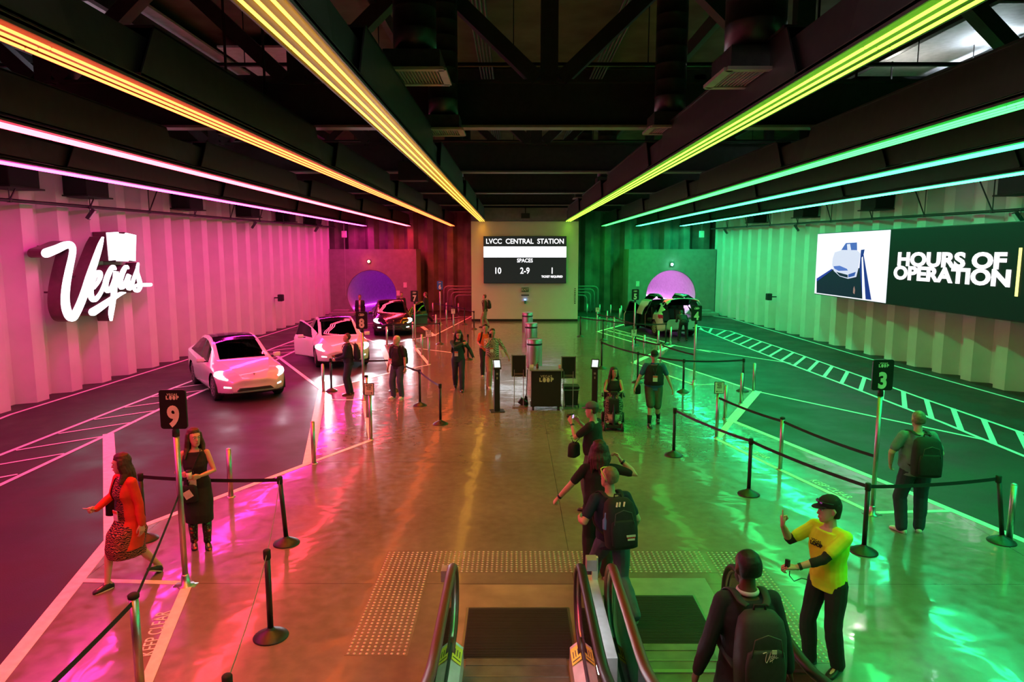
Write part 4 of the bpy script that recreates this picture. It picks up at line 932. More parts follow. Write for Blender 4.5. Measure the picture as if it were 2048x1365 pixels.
def car_grid(ny=216, nv=84):
    y = np.linspace(0, CL, ny)
    yy = np.clip(y, 0, CL)
    ztop = smooth_interp([0,.06,.18,.4,.7,1.0,1.25,1.6,2.0,2.4,2.8,3.2,3.7,4.1,4.35,4.5,4.56,4.62,4.7,4.75], [.60,.70,.79,.87,.94,1.0,1.04,1.25,1.46,1.585,1.62,1.60,1.50,1.35,1.24,1.17,1.12,1.0,.85,.78], yy)
    belt = smooth_interp([0,.1,.3,.6,1.0,1.5,2.5,3.5,4.2,4.5,4.6,4.75], [.52,.62,.72,.82,.90,.94,.97,1.01,1.07,1.08,1.0,.72], yy)
    belt = np.minimum(belt, ztop-.03)
    s0 = np.clip(1-yy/.75, 0, 1); s1 = np.clip(1-(CL-yy)/.7, 0, 1)
    w = .955*(1-.36*s0**2.4)*(1-.30*s1**2.6)*(1-.02*np.clip(1-yy/2.2,0,1))
    zb = np.interp(yy, [0,.12,.4,.9,3.8,4.4,4.75], [.30,.22,.19,.20,.20,.24,.36])
    wr = np.interp(yy, [0,.3,1.0,1.3,1.8,2.4,3.2,4.0,4.5,4.75], [.30,.45,.62,.70,.66,.62,.61,.58,.58,.5])
    hood = np.clip((1.25-yy)/.3, 0, 1)
    dz = ztop-belt
    P = np.zeros((ny, 9, 2))
    P[:,0] = np.stack([0*w, zb], 1); P[:,1] = np.stack([w*.8, zb], 1); P[:,2] = np.stack([w-.035, zb+.06], 1)
    P[:,3] = np.stack([w, zb+(belt-zb)*.45], 1); P[:,4] = np.stack([w-.005, belt-.10*np.clip(dz+.7,.4,1)], 1); P[:,5] = np.stack([w-.055, belt], 1)
    P[:,6] = np.stack([wr+.05, belt+dz*.84], 1); P[:,7] = np.stack([wr-.06, belt+dz*.955], 1); P[:,8] = np.stack([0*w, ztop], 1)
    ts = np.linspace(0, 8, nv); V = np.zeros((ny, nv, 3))
    for k, t in enumerate(ts):
        i = min(int(t), 7); f = t-i
        p1, p2 = P[:,i], P[:,i+1]
        p0 = P[:,i-1] if i > 0 else P[:,1]*[-1,1]; p3 = P[:,i+2] if i < 7 else P[:,7]*[-1,1]
        q = .5*((2*p1)+(-p0+p2)*f+(2*p0-5*p1+4*p2-p3)*f*f+(-p0+3*p1-3*p2+p3)*f**3)
        V[:,k,0] = q[:,0]; V[:,k,1] = CL/2-y; V[:,k,2] = q[:,1]
    # crown of nose: push the centre forward
    front = np.clip(1-y/.5, 0, 1)[:,None]; V[:,:,1] -= front*(.20*(np.abs(V[:,:,0])/.9)**2)
    rear = np.clip(1-(CL-y)/.5, 0, 1)[:,None]; V[:,:,1] += rear*(.14*(np.abs(V[:,:,0])/.9)**2)
    return y, ts, V
WY = (.86, 3.75)
def classify(y, t, x, z, kind):
    ax = abs(x); yl = y
    for wy in WY:
        if (yl-wy)**2+(z-.36)**2 < .405**2 and t > .9 and t < 4.6: return 'arch'
    if t > 7.0 and 1.27 < yl < 2.10: return 'windscreen'
    if t > 6.9 and 2.10 <= yl < 3.75: return 'roof'
    if t > 6.7 and 3.75 <= yl < 4.42: return 'rear_window'
    if 5.08 < t < 5.98 and yl > 1.5+(.35*(t-5.08)) and yl < 4.05-.30*(t-5.08):
        return 'pillar' if abs(yl-2.60) < .05 else 'side_window'
    if yl < .30 and .30 < z < .40 and ax < .46-(z-.30)*.7 and t > 1.6: return 'grille'
    if yl < .42 and .415 < z < .455 and .60 < ax < .76: return 'foglamp'
    if yl > 4.25 and .86 < z < 1.02 and ax > .42: return 'taillamp'
    if z < .27 or (yl < .1 and z < .26): return 'sill'
    return 'body'
def is_front_door(y, t): return 1.42 < y < 2.56 and 1.9 < t < 6.2
def is_falcon(y, t): return 2.64 < y < 3.62 and 1.9 < t < 7.4
def is_gate(y, t, x, z): return y > 3.95 and z > .66 and (t > 6.1 or (y > 4.30 and abs(x) < .80))
MATK = dict(body=None, windscreen=M_cglass, roof=M_croof, rear_window=M_cglass, pillar=M_plas, side_window=M_cglass, headlamp=M_head, grille=M_plas, foglamp=M_fog, taillamp=M_tail, sill=M_plas)
def mesh_from_faces(V, faces):
    used = {}; verts = []; fs = []
    for f in faces:
        g = []
        for k in f:
            if k not in used: used[k] = len(verts); verts.append(V[k])
            g.append(used[k])
        if len(set(g)) > 2: fs.append(g)
    bm = bmesh.new(); vs = [bm.verts.new(v) for v in verts]
    for g in fs:
        try: bm.faces.new([vs[i] for i in g])
        except ValueError: pass
    bmesh.ops.remove_doubles(bm, verts=bm.verts, dist=1e-4)
    return bm
y_, t_, V_ = car_grid(); NYc, NVc = len(y_), len(t_)
def car_faces(opened, lit=True):
    """returns {part: list of quads} with vertex keys (side,i,j)"""
    out = {}
    for s in (1, -1):
        for i in range(NYc-1):
            yc = (y_[i]+y_[i+1])/2
            for j in range(NVc-1):
                tc = (t_[j]+t_[j+1])/2; c = V_[i,j]; d = V_[i+1,j+1]; x = (c[0]+d[0])/2*s; z = (c[2]+d[2])/2
                k = classify(yc, tc, x, z, '')
                if k == 'arch': continue
                g = None
                if 'front_door_r' in opened and s > 0 and is_front_door(yc, tc): g = 'front_door_r'
                elif 'front_door_l' in opened and s < 0 and is_front_door(yc, tc): g = 'front_door_l'
                elif 'falcon' in opened and is_falcon(yc, tc): g = 'falcon_r' if s > 0 else 'falcon_l'
                elif 'gate' in opened and is_gate(yc, tc, x, z): g = 'gate'
                q = ((s,i,j),(s,i,j+1),(s,i+1,j+1),(s,i+1,j))
                if s < 0: q = q[::-1]
                out.setdefault((g, k), []).append(q)
    return out
class VK(dict):
    def __missing__(self, k):
        s, i, j = k; v = V_[i,j]; return Vector((v[0]*s, v[1], v[2]))
VKEY = VK()
PNAME = dict(body='body_shell', windscreen='windscreen', roof='glass_roof', rear_window='rear_window', pillar='door_pillar', side_window='side_window', headlamp='headlamp', grille='bumper_grille', foglamp='fog_lamp', taillamp='tail_lamp', sill='sill_trim')
def make_car(label, paint, opened=(), loc=(0,0,0), rz=0, lit=True, scale=1.0, rim=None, group=None):
    t = thing('car', label, 'car', loc, rz, group); t.scale = (scale,)*3
    F = car_faces(opened, lit)
    hinge = {}
    for (g, k), qs in F.items():
        if g: hinge.setdefault(g, []).append((k, qs)); continue
        m = paint if k == 'body' else MATK[k]
        if k == 'headlamp' and not lit: m = M_croof
        if k == 'foglamp' and not lit: m = M_croof
        if k in ('headlamp', 'foglamp', 'side_window', 'taillamp', 'pillar'):
            for s in (1, -1):
                qq = [q for q in qs if q[0][0] == s]
                if qq: newobj(PNAME[k], mesh_from_faces(VKEY, qq), m, t, True)
        else:
            bm = mesh_from_faces(VKEY, qs)
            if k == 'body':
                for i, sg in ((0, 1), (NYc-1, -1)):
                    pts = [Vector((V_[i,j,0], V_[i,j,1], V_[i,j,2])) for j in range(NVc)]+[Vector((-V_[i,j,0], V_[i,j,1], V_[i,j,2])) for j in range(NVc-2, 0, -1)]
                    c = sum(pts, Vector())/len(pts); c.x = 0; n_ = len(pts); prev = [bm.verts.new(p) for p in pts]
                    for kk, dy in ((.85,.018),(.6,.034),(.3,.042)):
                        cur = [bm.verts.new(c+(p-c)*kk+Vector((0,sg*dy+(p.y-c.y)*(1-kk)*0,0))) for p in pts]
                        for a in range(n_): bm.faces.new((prev[a], prev[(a+1) % n_], cur[(a+1) % n_], cur[a]))
                        prev = cur
                    bm.faces.new(prev)
                bmesh.ops.remove_doubles(bm, verts=bm.verts, dist=1e-4); fixn(bm)
            newobj(PNAME[k], bm, m, t, True)
    for s in (1, -1):      # headlamps: smooth wedge on the wing
        bm = BM(); rows = []
        for a in np.linspace(.13, .60, 14):
            i = int(np.argmin(abs(y_-a))); jj = [j for j in range(NVc) if 2.6 < t_[j] < 5.7]; zz = V_[i,jj,2]; zl = .60+.20*a; zu = zl+.012+.34*max(0, a-.13)*(1 if a < .5 else (1-(a-.5)*4))
            zu = min(zu, zz.max()-.005); row = []
            for b in np.linspace(0, 1, 5):
                z = zl+(zu-zl)*b; p = Vector((float(np.interp(z, zz, V_[i,jj,0]))*s, float(np.interp(z, zz, V_[i,jj,1])), z)); n_ = Vector((s*.7, .6, .4)).normalized(); row.append(bm.verts.new(p+n_*.007))
            rows.append(row)
        for r0, r1 in zip(rows[:-1], rows[1:]):
            for b in range(4): bm.faces.new((r0[b], r1[b], r1[b+1], r0[b+1]))
        newobj('headlamp', fixn(bm), M_head if lit else M_croof, t, True)
    # end caps
    for i, nm in ():
        bm = BM(); pts = [Vector((V_[i,j,0], V_[i,j,1], V_[i,j,2])) for j in range(NVc)]+[Vector((-V_[i,j,0], V_[i,j,1], V_[i,j,2])) for j in range(NVc-2, 0, -1)]
        c = sum(pts, Vector())/len(pts); vs = [bm.verts.new(p) for p in pts]; cc = bm.verts.new(c)
        for a in range(len(vs)): bm.faces.new((vs[a], vs[(a+1) % len(vs)], cc))
        newobj('bumper_centre', bm, paint, t, True)
    for g, lst in hinge.items():
        Lh = CL/2
        if g.startswith('front_door'):
            s = 1 if g.endswith('r') else -1; piv = Vector((s*.90, Lh-1.42, .6)); R = Matrix.Rotation(math.radians(30 if s > 0 else -52), 4, 'Z'); nm = 'front_door'
        elif g.startswith('falcon'):
            s = 1 if g.endswith('r') else -1; piv = Vector((s*.30, Lh-3.1, 1.60)); R = Matrix.Rotation(math.radians(-62)*s, 4, 'Y'); nm = 'falcon_door'
        else:
            piv = Vector((0, Lh-3.95, 1.44)); R = Matrix.Rotation(math.radians(-58), 4, 'X'); nm = 'tailgate'
        root = None
        for k, qs in sorted(lst, key=lambda a: a[0] != 'body'):
            bm = mesh_from_faces(VKEY, qs); bmesh.ops.translate(bm, vec=-piv, verts=bm.verts)
            if g.startswith('falcon'):   # folding lower panel
                for v in bm.verts:
                    if v.co.z < -.32:
                        h = Vector((s*.36, v.co.y, -.32)); d = v.co-h; r2 = Matrix.Rotation(math.radians(38)*s, 4, 'Y'); v.co = h+(r2 @ d)
            bmesh.ops.transform(bm, matrix=R, verts=bm.verts)
            o = newobj(nm if root is None else PNAME[k], bm, paint if k == 'body' else (M_taile if k == 'taillamp' else MATK[k]), t if root is None else root, True)
            if root is None: root = o; o.location = piv
            md = o.modifiers.new('thick', 'SOLIDIFY'); md.thickness = .035; md.offset = -1
            if k == 'body': o.data.materials.append(M_plas); md.material_offset = 1
    if lit:
        bm = BM(); prism(bm, [(-.48,CL/2-.04,.34),(.48,CL/2-.04,.34),(.40,CL/2-.04,.41),(-.40,CL/2-.04,.41)], (0,.085,0)); newobj('bumper_grille', fixn(bm), M_plas, t)
    # wheels, wells, mirrors
    for wy in WY:
        for s in (1, -1):
            y = CL/2-wy; steer = 0
            bm = BM(); R = .36
            prof = [(R-.13, -.11), (R-.03, -.115), (R, -.09), (R, .09), (R-.03, .115), (R-.13, .11)]
            rings = [[Vector((x, r*math.cos(a), r*math.sin(a))) for a in [2*PI*i/36 for i in range(36)]] for r, x in prof]; loft(bm, rings, cap=True)
            wo = newobj('wheel', fixn(bm), M_tyre, t, True); wo.location = (s*.81, y, R)
            bm = BM(); rings = [[Vector((s*x, r*math.cos(a), r*math.sin(a))) for a in [2*PI*i/36 for i in range(36)]] for r, x in ((.245,.10),(.245,.118),(.215,.118),(.21,.09))]; loft(bm, rings, cap=False)
            lathe_x = [(.055,.10),(.055,.122),(.02,.125)]; loft(bm, [[Vector((s*x, r*math.cos(a), r*math.sin(a))) for a in [2*PI*i/16 for i in range(16)]] for r, x in lathe_x])
            for k in range(10):
                a = 2*PI*k/10; beam(bm, (s*.108, .03*math.cos(a), .03*math.sin(a)), (s*.112, .22*math.cos(a+.12), .22*math.sin(a+.12)), .035, .018, up=(1,0,0))
            newobj('rim', fixn(bm), rim or M_rim, wo)
            bm = BM(); n = 18   # wheel well
            rings = [[Vector((x*s, y+.41*math.cos(a), max(.2, .36+.41*math.sin(a)))) for a in [PI*i/n-.35+.0*i for i in range(n+1)]+[]] for x in (.55, .93)]
            va = [bm.verts.new(p) for p in rings[0]]; vb = [bm.verts.new(p) for p in rings[1]]
            for i in range(n): bm.faces.new((va[i], va[i+1], vb[i+1], vb[i]))
            bm.faces.new(va); newobj('wheel_well', bm, M_plas, t)
    for s in (1, -1):
        if ('front_door_r' in opened and s > 0) or ('front_door_l' in opened and s < 0): dx = .28
        else: dx = 0
        bm = BM(); box(bm, (s*(1.06+dx), CL/2-1.66+dx*.3, 1.03), (.20,.12,.13), bev=.035); mo = newobj('wing_mirror', bm, paint, t, True)
        bm = BM(); box(bm, (s*(.95+dx), CL/2-1.66, .975), (.14,.05,.03)); newobj('mirror_arm', bm, M_plas, mo)
        bm = BM(); box(bm, (s*.93, CL/2-2.42, .90), (.03,.22,.025), bev=.008)
        if not dx and not opened: newobj('door_handle', bm, paint, t)
        else: bm.free()
    bm = BM(); prism(bm, [(-.03,CL/2-.11,.775),(.03,CL/2-.11,.775),(0,CL/2-.09,.72)], (0,.03,.01)); newobj('bonnet_badge', fixn(bm), M_rim, t)
    # cabin
    bm = BM(); box(bm, (0,-.35,.33), (1.6,3.0,.06)); box(bm, (0,CL/2-1.35,.62), (1.5,.25,.6)); newobj('cabin_floor', bm, M_plas, t)
    for x, y in ((-.38,.12),(.38,.12),(-.38,-.85),(.38,-.85)):
        bm = BM(); box(bm, (x,y,.58), (.52,.52,.16), bev=.05); box(bm, (x,y-.30,.92), (.48,.14,.62), rot=Matrix.Rotation(-.25,3,'X'), bev=.05); box(bm, (x,y-.41,1.28), (.26,.09,.17), bev=.03); newobj('seat', bm, M_seat, t, True)
    bm = BM(); tube(bm, [Vector((-.38+.18*math.cos(a), .62+.06*math.sin(a), .95+.17*math.sin(a))) for a in [2*PI*i/20 for i in range(20)]], .014, 6, close=True); newobj('steering_wheel', bm, M_plas, t)
    return t
def face(dx, dy): return math.atan2(-dx, dy)
gcar = None
car1 = make_car('white crossover car with bright headlights, nearest the pink wall', M_cw, (), (-8.37,20.18,0), face(.572,-.82))
car2 = make_car('white car with its door open behind bay sign eight', M_cw, ('front_door_r',), (-6.76,25.74,0), face(.37,-.93))
car3 = make_car('black car with headlights on and a door open behind sign seven', M_cb, ('front_door_l',), (-6.30,35.05,0), face(.22,-.975))
carx = make_car('pale car with raised falcon doors and open tailgate, seen from behind', M_cs, ('falcon','gate','front_door_l'), (7.62,34.75,0), face(-.15,.99), lit=False, scale=1.06, rim=mat('gold_rim', (.5,.42,.28), .35, metal=.7))
bm = BM()
for i in range(3): box(bm, (-.35+.35*i,0,.12), (.3,.4,.24), bev=.04)
# headlamp beams of the three lit cars
for c, (dx, dy), e in ((car1,(.572,-.82),8), (car2,(.37,-.93),380), (car3,(.22,-.975),240)):
    for s in (1, -1):
        f = Vector((dx,dy,0)).normalized(); r = Vector((dy,-dx,0)).normalized()*(.70*s)
        L = bpy.data.lights.new('headlamp_beam', 'SPOT'); L.energy = e; L.spot_size = math.radians(60); L.spot_blend = .8; L.shadow_soft_size = .07; L.color = (.9,.94,1)
        o = bpy.data.objects.new('headlamp_beam', L); COL.objects.link(o); o.location = c.location+f*2.42+r+Vector((0,0,.66))
        o.rotation_euler = (f+Vector((0,0,-.10))).to_track_quat('-Z','Y').to_euler()
        tag(o, kind='thing')
# the ceiling downlight's own light is its diffuser; no other lamps
# ================================================================ PEOPLE
PENDING = []      # (object, voxel, smooth iterations, post function)
def V3(*a): return Vector(a)
def two_bone(a, tgt, l1, l2, hint):
    d = tgt-a; L = d.length
    if L > (l1+l2)*.995: tgt = a+d*((l1+l2)*.995/L); d = tgt-a; L = d.length
    if L < abs(l1-l2)+.02: L = abs(l1-l2)+.02
    x = (l1*l1-l2*l2+L*L)/(2*L); h = math.sqrt(max(0, l1*l1-x*x)); u = d.normalized()
    hp = hint-u*hint.dot(u); hp = hp.normalized() if hp.length > 1e-4 else u.orthogonal()
    return a+u*x+hp*h, tgt
def ell(c, X, Y, a, b, n=20, pw=2.3):
    out = []
    for i in range(n):
        t = 2*PI*i/n; cx, sx = math.cos(t), math.sin(t)
        out.append(c+X*(a*math.copysign(abs(cx)**(2/pw), cx))+Y*(b*math.copysign(abs(sx)**(2/pw), sx)))
    return out
SK = {}
def skin_mat(tone):
    n = 'skin_'+tone
    if n not in SK:
        c = dict(light=(.62,.38,.28), tan=(.48,.27,.18), dark=(.12,.06,.035))[tone]
        SK[n] = [mat(n, c, .5, vary=.04), mat('eye_dark', (.02,.015,.015), .25), mat('lip_'+tone, tuple(x*y for x, y in zip(c, (.8,.5,.5))), .5), mat('eye_white', (.7,.7,.68), .3)]
    return SK[n]
def cloth(n, c, r=.85): return mat('cloth_'+n, c, r, vary=.10, scale=14, bump=.25)
class P: pass
def skeleton(q):
    """q: dict pose. local frame: +Y forward, +X right hand side, Z up, feet at 0. 1.75 m body"""
    s = P(); s.q = q
    hy = math.radians(q.get('hip_yaw', 0)); ty = math.radians(q.get('torso_yaw', 0))
    s.hx = V3(math.cos(hy), math.sin(hy), 0); s.tx = V3(math.cos(ty), math.sin(ty), 0)
    feet = q.get('feet', ((-.10,0,0,8), (.10,0,0,-8)))   # left, right: x,y,z,yaw
    px, py = q.get('pelvis', (0, 0))[:2]
    pz = q.get('pz')
    if pz is None:
        pz = .93
        for (fx, fy, fz, _), sd in zip(feet, (-1, 1)):
            hx = V3(px, py, 0)+s.hx*.095*sd; d2 = (fx-hx.x)**2+(fy-hx.y)**2
            pz = min(pz, fz+.085+math.sqrt(max(.01, .835**2-d2))+.01)
    s.pel = V3(px, py, pz); lx, ly = q.get('lean', (0, .02))
    s.neck = s.pel+V3(lx, ly, 0)+V3(0, 0, math.sqrt(max(.05, .53**2-lx*lx-ly*ly)))
    s.up = (s.neck-s.pel).normalized()
    s.fit = q.get('fat', 1.0); s.fem = q.get('fem', 0)
    s.legs = []
    for (fx, fy, fz, yw), sd in zip(feet, (-1, 1)):
        hip = s.pel+s.hx*.095*sd+V3(0,0,-.01); yr = math.radians(yw); fd = V3(-math.sin(yr), math.cos(yr), 0); pitch = q.get('foot_pitch', (0,0))[0 if sd < 0 else 1]
        ank = V3(fx, fy, fz+.085)
        hint = V3(*q['knee_hint']) if 'knee_hint' in q else fd+V3(0,0,.05)
        knee, ank = two_bone(hip, ank, .43, .42, hint); s.legs.append((hip, knee, ank, fd, pitch))
    shw = .172*(0.90 if s.fem else 1)*(1+(s.fit-1)*.4)
    s.arms = []
    A = q.get('arms', {})
    for sd, k in ((-1, 'L'), (1, 'R')):
        sh = s.neck+s.tx*shw*sd-s.up*.055; a = A.get(k, {})
        tgt = V3(*a['hand']) if 'hand' in a else sh+V3(.06*sd, .03, -.53)
        hint = V3(*a.get('elbow', (.35*sd, -1, -.2)))
        el, wr = two_bone(sh, tgt, .285, .255, hint); s.arms.append((sh, el, wr, sd, a))
    hyaw = math.radians(q.get('head', (0, 0))[0]); hp = math.radians(q.get('head', (0, 0))[1])
    s.HR = (Matrix.Rotation(hyaw, 3, 'Z') @ Matrix.Rotation(hp, 3, 'X'))
    s.hc = s.neck+s.up*.062+ s.HR @ V3(0, .02, .105)
    return s
def torso_rings(s, grow, s0=-.09, s1=.53, neckr=True):
    f = s.fit
    if s.fem: T = [(-.09,.125,.085,0),(-.02,.172,.112,-.01),(.05,.165,.11,-.005),(.14,.135*(.6+.4*f),.095*f,.0),(.22,.135,.10,.01),(.31,.150,.122,.02),(.38,.155,.11,.012),(.45,.15,.085,0),(.50,.115,.07,0),(.525,.07,.06,0)]
    else: T = [(-.09,.125,.09,0),(-.02,.168,.112,0),(.05,.160*f,.115*f,.01*f),(.14,.150*f,.115*f*f,.02*(f-.8)),(.22,.158*f,.115*f,.015),(.31,.172,.120,.012),(.38,.172,.118,.005),(.45,.160,.096,0),(.50,.125,.078,0),(.525,.072,.064,0)]
    rings = []
    for t, a, b, o in T:
        if t < s0-1e-6 or t > s1+1e-6: continue
        k = min(1, max(0, t/.45)); X = (s.hx*(1-k)+s.tx*k).normalized(); Y = s.up.cross(X)
        rings.append(ell(s.pel+s.up*t+Y*o, X, Y, a+grow, b+grow))
    return rings
def limb(bm, pts, rs, n=12): tube(bm, pts, rs, n, round_ends=True)
def mid(a, b, t): return a.lerp(b, t)
def leg_geo(bm, L, g, f, cut=1.0, loose=0):
    hip, kn, an = L[:3]; k = 1+(f-1)*.5
    pts = [hip, mid(hip,kn,.35), mid(hip,kn,.75), kn, mid(kn,an,.3), mid(kn,an,.7), an]; rs = [.088*k, .082*k, .062*k, .056*k, .058, .045, .038]
    rs = [r+g+loose*i/6 for i, r in enumerate(rs)]
    if cut < 1:
        n = max(2, int(round(cut*6))+1); pts = pts[:n]; rs = rs[:n]
    limb(bm, pts, rs)
FEM = [0]
def arm_geo(bm, A, g, cut=1.0, f=1.0):
    sh, el, wr = A[:3]; k = 1+(f-1)*.5
    pts = [sh, mid(sh,el,.3), mid(sh,el,.7), el, mid(el,wr,.3), mid(el,wr,.7), wr]; rs = [.050*k,.047*k,.042*k,.038*k,.039,.033,.026]
    if FEM[0]: rs = [r*.84 for r in rs]
    rs = [r+g for r in rs]; n = 7 if cut >= 1 else max(2, int(round(cut*6))+1)
    limb(bm, pts[:n], rs[:n])
def head_rings(s, g=0):
    # (z, halfwidth, front y, back y) head centre = 0, top .12, chin -.12
    T = [(-.122,.022,.072,.03),(-.112,.038,.084,.0),(-.09,.052,.088,-.03),(-.06,.062,.088,-.06),(-.02,.069,.090,-.082),(.02,.074,.090,-.094),(.055,.076,.086,-.098),(.085,.070,.070,-.09),(.108,.052,.045,-.066),(.120,.026,.018,-.035)]
    out = []
    for z, w_, yf, yb in T:
        c = s.hc+s.HR @ V3(0, (yf+yb)/2, z+(g if z > 0 else 0)*.6)
        out.append(ell(c, s.HR @ V3(1,0,0), s.HR @ V3(0,1,0), w_+g, (yf-yb)/2+g, 20, 2.15))
    return out
def hand_geo(bm, wr, d, pn, td, style='relaxed', mi=0):
    """wr wrist, d direction along the palm, pn palm normal (fingers curl towards it), td thumb side"""
    d = d.normalized(); pn = (pn-d*pn.dot(d)).normalized(); x = d.cross(pn).normalized()
    if x.dot(td) < 0: x = -x
    rings = [ell(wr+d*t, x, pn, a, b, 12, 2.6) for t, a, b in ((-.02,.026,.02),(.015,.030,.019),(.05,.038,.017),(.085,.041,.014),(.095,.036,.010))]
    loft(bm, rings, mi=mi)
    L = [(.030,.040,.024,.018,.0088), (.011,.044,.028,.020,.0090), (-.009,.042,.026,.019,.0086), (-.028,.033,.020,.016,.0078)]
    curl = dict(relaxed=(18,28,20), fist=(70,88,55), hold=(38,50,35), flat=(4,6,4))
    for i, (off, a, b, c, r) in enumerate(L):
        cs = curl.get('fist' if style == 'point' and i else style if style in curl else 'relaxed')
        if style == 'point' and i == 0: cs = (0, 4, 3)
        p = wr+d*(.088-.004*abs(i-1))+x*off; ang = 0; P3 = [p-d*.02, p]
        for ln, cr in zip((a,b,c), cs):
            ang += math.radians(cr*(1+.06*i)); p = p+(d*math.cos(ang)+pn*math.sin(ang))*ln; P3.append(p)
        tube(bm, P3, [r,r,r*.95,r*.88,r*.75], 7, round_ends=True, mi=mi)
    cs = 35 if style in ('relaxed','flat') else 15
    p = wr+d*.025+x*.026; a = math.radians(cs); q1 = p+(d*math.cos(a)+x*math.sin(a)).normalized()*.034+pn*.008
    a2 = math.radians(10 if style in ('relaxed','flat') else -35); q2 = q1+(d*math.cos(a2)+x*math.sin(a2)+pn*.5).normalized()*.032; q3 = q2+(d*math.cos(a2-.3)+x*math.sin(a2-.3)+pn*.5).normalized()*.024
    tube(bm, [p-d*.008, p, q1, q2, q3], [.011,.0125,.0105,.0095,.0078], 8, round_ends=True, mi=mi)
def pend(name, bm, m, parent, vox, it=3, post=None):
    o = newobj(name, fixn(bm), m, parent, True)
    PENDING.append((o, vox, it, post)); return o
def wrinkle(amp, freq=9):
    def f(me):
        n = len(me.vertices); co = np.empty(n*3); nr = np.empty(n*3); me.vertices.foreach_get('co', co); me.vertices.foreach_get('normal', nr)
        d = np.array([noise.noise(Vector(p)*freq*.7)+.5*noise.noise(Vector(p)*freq*2.2) for p in co.reshape(-1,3)])
        me.vertices.foreach_set('co', (co.reshape(-1,3)+nr.reshape(-1,3)*(amp*d)[:,None]).ravel()); me.update()
    return f
def person(label, loc, rz, H=1.75, vox=.012, tone='light', hair=None, haircol=(.05,.03,.02), top=None, legs=None, shoes=None, pose=None, extra=(), group=None, beard=None, cap=None, badge=None):
    q = pose or {}; FEM[0] = q.get('fem', 0); s = skeleton(q); sc = H/1.75; sm = skin_mat(tone)
    t = thing('person', label, 'person', loc, rz, group); t.scale = (sc,)*3; s.root = t; s.vox = vox
    # ---- body: one continuous surface
    bm = BM(); loft(bm, torso_rings(s, -.006)); 
    for L in s.legs:
        leg_geo(bm, L, -.004, s.fit); hip, kn, an, fd, pt = L
        R = Matrix.Rotation(math.radians(-pt), 3, fd.cross(V3(0,0,1))); f2 = R @ fd; dn = R @ V3(0,0,-1)
        limb(bm, [an+dn*.02-f2*.03, an+dn*.045+f2*.05, an+dn*.058+f2*.13], [.035,.036,.025], 10)
    for A in s.arms: arm_geo(bm, A, 0, 1, s.fit)
    tube(bm, [s.neck-s.up*.05, s.neck+s.up*.03, s.hc+s.HR @ V3(0,-.012,-.07)], [.062 if not s.fem else .052, .056 if not s.fem else .046, .052 if not s.fem else .044], 12)
    loft(bm, head_rings(s))
    h = lambda x, y, z: s.hc+s.HR @ V3(x, y, z)
    tube(bm, [h(0,.085,.018), h(0,.097,-.012), h(0,.105,-.030), h(0,.090,-.038)], [.008,.011,.0135,.010], 8, round_ends=True)
    tube(bm, [h(-.045,.078,.032), h(0,.090,.030), h(.045,.078,.032)], .010, 8, round_ends=True)
    tube(bm, [h(-.02,.086,-.068), h(.02,.086,-.068)], .009, 8, round_ends=True)
    for sd in (-1, 1): tube(bm, [h(sd*.074,-.008,.022), h(sd*.083,-.018,.0), h(sd*.076,-.010,-.032)], [.012,.016,.010], 8, round_ends=True)
    def post(me):
        b = bmesh.new(); b.from_mesh(me)
        for sd in (-1, 1):
            for (r, off, mi) in ((.0125, 0, 3), (.0075, .0065, 1)):
                z = bmesh.ops.create_uvsphere(b, u_segments=10, v_segments=6, radius=r); M_ = Matrix.Translation(h(sd*.031, .0815+off, .010)) @ s.HR.to_4x4() @ Matrix.Diagonal((1.25,.8,.75,1))
                bmesh.ops.transform(b, matrix=M_, verts=z['verts'])
                for f in {f for v in z['verts'] for f in v.link_faces}: f.material_index = mi
            tube(b, [h(sd*.014,.098,.030), h(sd*.032,.096,.036), h(sd*.052,.082,.030)], [.0022,.003,.002], 6, mi=1)
        tube(b, [h(-.022,.090,-.062), h(0,.098,-.059), h(.022,.090,-.062)], [.003,.006,.003], 6, mi=2); tube(b, [h(-.018,.091,-.070), h(0,.098,-.071), h(.018,.091,-.070)], [.003,.006,.003], 6, mi=2)
        for sh, el, wr, sd, a in s.arms:
            d = V3(*a['dir']) if 'dir' in a else (wr-el).normalized()
            pn = V3(*a['palm']) if 'palm' in a else V3(-sd, 0, 0); td = V3(*a['thumb']) if 'thumb' in a else V3(0, 1, .2)
            hand_geo(b, wr, d, pn, td, a.get('hand_style', 'relaxed'))
        for f in b.faces: f.smooth = True
        b.to_mesh(me); b.free()
    body = pend('body', bm, sm, t, vox, 3, post)
    # ---- hair
    hm = mat('hair_%02d%02d%02d' % tuple(int(x*99) for x in haircol), haircol, .55, vary=.3, scale=30)
    if hair:
        bm = BM(); g = .012 if hair in ('short','buzz') else .020
        if hair == 'buzz': g = .006
        T = [(-.075,.070,.0,-.082),(-.03,.074,.0,-.094),(.01,.078,.01,-.104),(.045,.080,.045,-.108),(.075,.076,.078,-.102),(.102,.062,.062,-.08),(.120,.038,.034,-.05),(.130,.014,.005,-.022)]
        rings = []
        for z, w_, yf, yb in T:
            if hair == 'buzz' and z < -.04: z, w_, yf, yb = -.05, .055, -.02, -.07
            yf2 = yf-.02 if hair != 'bangs' else yf
            rings.append(ell(h(0,(yf2+yb)/2,z+(g if z > .1 else 0)*.8), s.HR @ V3(1,0,0), s.HR @ V3(0,1,0), w_+g*.8-.004, (yf2-yb)/2+g, 20, 2.1))
        loft(bm, rings)
        if hair == 'bald_rim':
            bm.free(); bm = BM(); rings = [ell(h(0,-.045,z), s.HR @ V3(1,0,0), s.HR @ V3(0,1,0), .080, .058, 18) for z in (-.05, 0, .03)]; loft(bm, rings)
